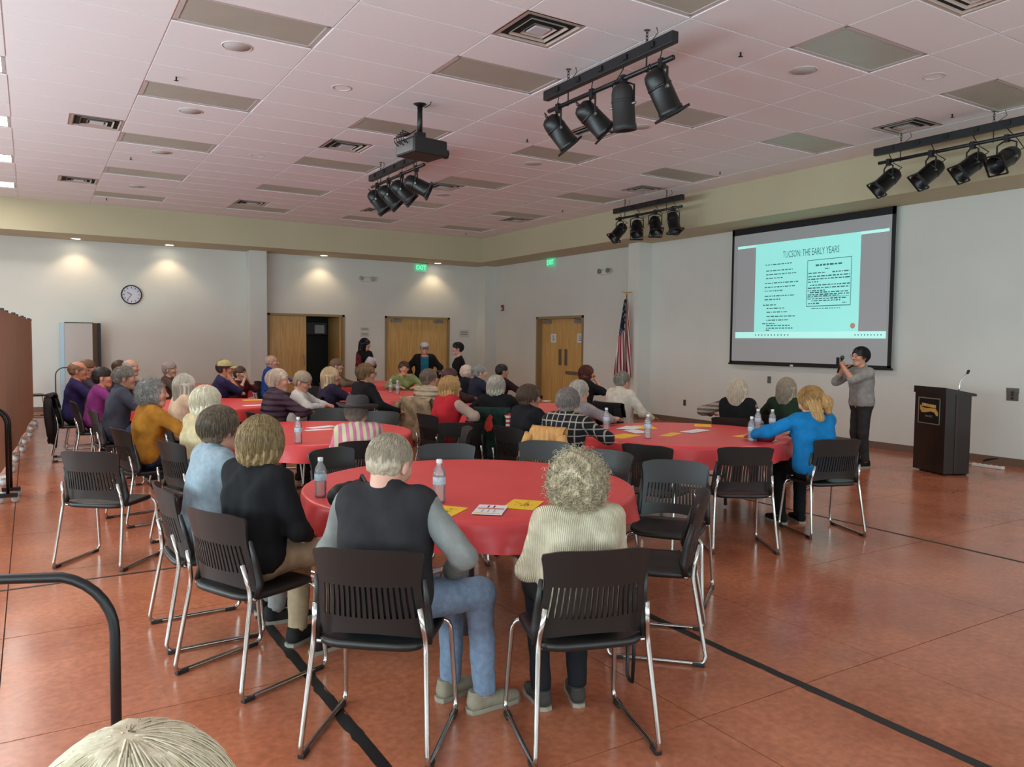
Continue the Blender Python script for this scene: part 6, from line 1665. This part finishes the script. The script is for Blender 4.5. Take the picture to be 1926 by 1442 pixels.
for px, py, an, w, h, lb in ((1185, 805, 30, .30, .18, 'white leaflet overlapping a yellow envelope'), (1197, 812, 75, .26, .16, 'white leaflet beside the bottle among envelopes'), (1308, 811, 15, .34, .14, 'folded white leaflet in the middle of the table'), (1452, 829, 20, .10, .07, 'small white card under the writing hand')):
    sh('leaflet', px, py, an, w, h, M_PAPER, lb, 'leaflet', lift=.003)
for px, py, an, w, h, lb in ((605, 803, 20, .28, .12, 'folded white leaflet by the pink jacket'), (600, 808, 5, .26, .08, 'second folded white leaflet by the pink jacket'), (480, 762, 10, .3, .14, 'white leaflet beside the plum quilted jacket'), (890, 764, 20, .3, .12, 'white leaflet under the golden blond guest\'s hands'), (1027, 754, 30, .14, .10, 'small white card on the cloth by the dark glasses'), (770, 746, 5, .3, .1, 'white leaflet before the green cardigan')):
    sh('leaflet', px, py, an, w, h, M_PAPER, lb, 'leaflet')
for px, py, an, w, h, lb in ((478, 752, 0, .3, .2, 'yellow envelope beside the plum quilted jacket'), (975, 757, 40, .2, .16, 'yellow envelope by the maroon sweater wearer')):
    sh('envelope', px, py, an, w, h, M_YEL, lb)
x, y = on_table(1462, 828); rb = MB().lathe([(0, 0), (.07, 0), (.085, .05), (.088, .05), (.075, .004), (0, .004)], 20, cap=False).build('dish', mat('dark_red_dish', (120, 22, 26), .5), None, True, (x - .12, y + .03, TZ + .004)); tag(rb, 'dark red shallow dish beside the bottle trio', 'dish')

# ---- black bag on the front table edge
x, y = on_table(632, 952)
bg = empty('shoulder_bag', (x + .10, y + .06, TZ + .004), .6); tag(bg, 'black shoulder bag with a loose strap lying on the front table', 'bag')
def _bag(P): return np.maximum(smin(d_cone(P, (-.12, 0, .05), (.12, .0, .045), .05, .046), d_cone(P, (-.08, .02, .085), (.10, .01, .08), .025, .022), .03) + .006 * wob(P, 60, 2), .002 - P[:, 2])
V, Q = nets(_bag, (-.22, -.12, -.01), (.22, .14, .15), .011); link('bag_body', np_mesh('bag_body', V, Q, mat('bag_black', (18, 17, 18), .6)), bg)
MB().tube([(-.14, -.01, .05), (-.20, -.06, .02), (-.16, -.10, .012), (-.04, -.11, .02), (.05, -.07, .09), (.13, .02, .12), (.15, .05, .06)], .010, 6).build('strap', mat('bag_black', (18, 17, 18)), bg, True)

# ---- garments hung over chair backs
def draped(ch, name, m, label, length=.52, width=.235, top=.835, front=.16, lean=0.0, seed=1, parts=None):
    "cloth hung over a chair's back, built in the chair's own frame"
    e = empty(name, ch.location, ch.rotation_euler.z); tag(e, label, 'jacket')
    rr = random.Random(seed); rows = []
    n = 29
    prof = [(front, 1)] + []
    seq = []
    for t in np.linspace(1, 0, 5): seq.append((.035, top - front * t))
    seq.append((.0, top + .012))
    for t in np.linspace(0, 1, 12): seq.append((-.042 - .05 * t, top - length * t))
    for k, (dy, z) in enumerate(seq):
        row = []
        for j in range(n):
            u = j / (n - 1) * 2 - 1; t = max(0, (top - z) / length)
            x = u * (width + .05 * t * (dy < 0)); q = back_pt(max(-.22, min(.22, x)), min(z, .82) if z > .46 else .46)
            fold = .018 * t * math.sin(u * 11 + seed) + .008 * math.sin(u * 23 + seed * 2 + z * 9)
            row.append((x, q[1] + dy + (fold if dy < 0 else 0), z - .03 * abs(u) ** 3 * (dy < 0) - (.03 * math.sin(u * 4 + seed) * t if dy < 0 else 0)))
        rows.append(row)
    body = MB().grid(rows).mesh('garment_body', m, True)
    o = link('garment_body', body, e); md = o.modifiers.new('thick', 'SOLIDIFY'); md.thickness = .012; md.offset = 0
    for k, s in enumerate((-1, 1)):
        mm = (parts or {}).get('sleeve', m)
        sl = [(s * (width - .01), -.30, top - .05), (s * (width + .045), -.31, top - .20), (s * (width + .055), -.30, top - .36), (s * (width + .03), -.28, top - .52)]
        MB().tube(bend(sl, .08), [.045] * len(bend(sl, .08)), 10).build('sleeve', mm, e, True)
    return e
def chair_with(txt):
    for k, c in CHAIR_OF.items():
        if txt in k: return c
draped(chair_with('bald person with glasses'), 'hung_jacket', cloth((52, 47, 48)), 'dark grey jacket hung over the chair of the purple jacket wearer', .62, .20, .85, seed=3)
sw_ = draped(chair_with('silver bobbed'), 'hung_sweater', cloth((30, 52, 44), 'mottle', (22, 38, 34)), 'dark green holiday sweater with red figure and striped sleeves over a chair', .58, .21, .86, seed=5, parts={'sleeve': cloth((168, 44, 48), 'bands', (206, 196, 186))})
bird = [(-.05, -.06), (-.02, -.10), (.03, -.09), (.05, -.04), (.03, .02), (.04, .06), (.01, .09), (-.02, .05), (-.045, .0)]
MB().add([(x, -.365 - .02 * (y < 0), .72 + y) for x, y in bird], [tuple(range(len(bird)))]).build('red_figure', cloth((176, 52, 44)), sw_)
b = MB()
for x0 in (-.205, .205): b.box((x0 - .02, -.372, .36), (x0 + .02, -.352, .80))
b.build('edge_band', cloth((186, 60, 60), 'bands', (210, 200, 190)), sw_)
draped(chair_with('taupe hair'), 'hung_coat', cloth((158, 134, 106), 'mottle', (120, 98, 76)), 'crumpled tan coat hung over the chair of the beige vest wearer', .50, .24, .87, seed=8)
tb = draped(chair_with('dark plaid shirt'), 'hung_bag', cloth((206, 150, 92)), 'tan orange tote bag hung on the chair of the plaid shirt wearer', .34, .16, .90, .05, seed=2)
draped(chair_with('white shirt'), 'hung_black_coat', cloth((16, 15, 16)), 'black coat hung over the chair of the white shirt wearer', .46, .25, .85, seed=11)
draped(chair_with('pale blond hair'), 'hung_dark_coat', cloth((24, 23, 26)), 'black coat hung over the chair of the long haired blond', .42, .24, .85, seed=13)

# ---- bag under the second chair and floor bag
x, y = at_z(345, 985, 0)
fb_ = empty('floor_handbag', (x, y + .08, 0), .5); tag(fb_, 'dark brown leather handbag on the floor by the denim jacket wearer', 'bag')
MB().bbox((-.10, -.07, 0), (.10, .07, .24), .03).build('bag_body', mat('brown_leather', (46, 28, 28), .45), fb_)
MB().tube([(-.07, 0, .23), (-.05, 0, .33), (.05, 0, .33), (.07, 0, .23)], .008, 6).build('handle', mat('brown_leather', (46, 28, 28)), fb_, True)
x, y = at_z(176, 838, .16); x += .28; y -= .3
sb = empty('sequin_bag', (x, y, 0), .2); tag(sb, 'dark patterned bag hanging beside the bald purple jacket wearer\'s chair', 'bag')
MB().bbox((-.16, -.10, 0), (.16, .10, .30), .05).build('bag_body', mat('patterned_bag', (60, 36, 40), .5, col2=(26, 20, 24), vscale=60), sb)
MB().tube([(-.10, 0, .29), (-.06, 0, .42), (.06, 0, .42), (.10, 0, .29)], .008, 6).build('handle', M_BLACK, sb, True)

# ---- strap of the black bag under the cream sweater chair
x, y = at_z(1185, 1285, 0)
hs = empty('purse', (x, y, 0), 1.2); tag(hs, 'black purse with long strap hanging by the cream sweater wearer\'s chair', 'bag')
MB().tube([(-.03, 0, .42), (-.045, .0, .15), (-.03, 0, .02), (.01, 0, .012), (.04, 0, .03), (.045, 0, .2), (.03, 0, .42)], .009, 6).build('strap', M_BLACK, hs, True)
MB().bbox((-.09, -.05, .30), (.09, .05, .45), .02).build('pouch', M_BLACK, hs)

# ---- held things
def in_person(label, pts_fn):
    pr = [v for k, v in PERSONS.items() if label in k][0]; return pr
pr = in_person('presenter', None); Mw = Matrix.Translation(pr['o'].location) @ Matrix.Rotation(pr['ang'] - PI / 2, 4, 'Z')
def w(p): return Mw @ Vector(p)
hl, hr = pr['hn']
mic0 = Vector(hr) + Vector((.0, .05, .015)); mic1 = mic0 + Vector((-.03, -.02, .13))
mk = empty('microphone', w(mic0)); tag(mk, 'black handheld microphone held by the presenter', 'microphone')
q0 = Vector((0, 0, 0)); dq = (Mw.to_3x3() @ (mic1 - mic0))
MB().tube([q0 - dq * .5, q0 + dq * .85], [.011, .015], 10).build('handle', M_BLACK, mk, True)
MB().tube([q0 + dq * .85, q0 + dq * 1.0, q0 + dq * 1.18, q0 + dq * 1.25], [.018, .026, .024, .010], 12).build('grille', mat('mic_grille', (60, 60, 62), .4, .6), mk, True)
ph_c = Vector(hl) + Vector((-.03, .09, .05))
ph = empty('paper_notes', w(ph_c), pr['ang'] - PI / 2); tag(ph, 'dark phone in the raised hand of the presenter', 'phone')
MB().bbox((-.035, -.004, -.07), (.035, .004, .07), .003).build('phone_body', M_BLACK, ph)
ph.name = 'mobile_phone'
pr = in_person('holding a tablet', None); Mw = Matrix.Translation(pr['o'].location) @ Matrix.Rotation(pr['ang'] - PI / 2, 4, 'Z')
h = (Vector(pr['hn'][0]) + Vector(pr['hn'][1])) / 2 + Vector((0, .07, .03))
tbk = empty('tablet', Mw @ h, pr['ang'] - PI / 2); tag(tbk, 'black tablet held by the standing person in black', 'tablet')
MB().bbox((-.13, -.09, -.006), (.13, .09, .006), .004).build('tablet_body', M_BLACK, tbk)
pr = in_person('red plaid', None); Mw = Matrix.Translation(pr['o'].location) @ Matrix.Rotation(pr['ang'] - PI / 2, 4, 'Z')
h = Vector(pr['hn'][1]) + Vector((.02, .07, .04))
pk = empty('gift_bundle', Mw @ h); tag(pk, 'white crumpled bundle held by the standing person in plaid', 'bundle')
V, Q = nets(lambda P: d_ell(P, (0, 0, 0), (.12, .09, .10)) + .016 * wob(P, 45, 1) , (-.18, -.16, -.16), (.18, .16, .16), .014); link('bundle_wrap', np_mesh('bundle_wrap', V, Q, mat('white_wrap', (196, 190, 196), .5)), pk)
pr = in_person('bright blue sweater', None); Mw = Matrix.Translation(pr['o'].location) @ Matrix.Rotation(pr['ang'] - PI / 2, 4, 'Z')
h = Vector(pr['hn'][0]) + Vector((.0, .06, .02))
pn = MB().tube([Vector((-.02, .03, -.035)), Vector((.01, -.04, .06))], .0045, 6).build('pen', mat('orange_pen', (190, 110, 60), .5), None, True, Mw @ h, pr['ang'] - PI / 2); tag(pn, 'thin pen held by the blue sweater wearer', 'pen')
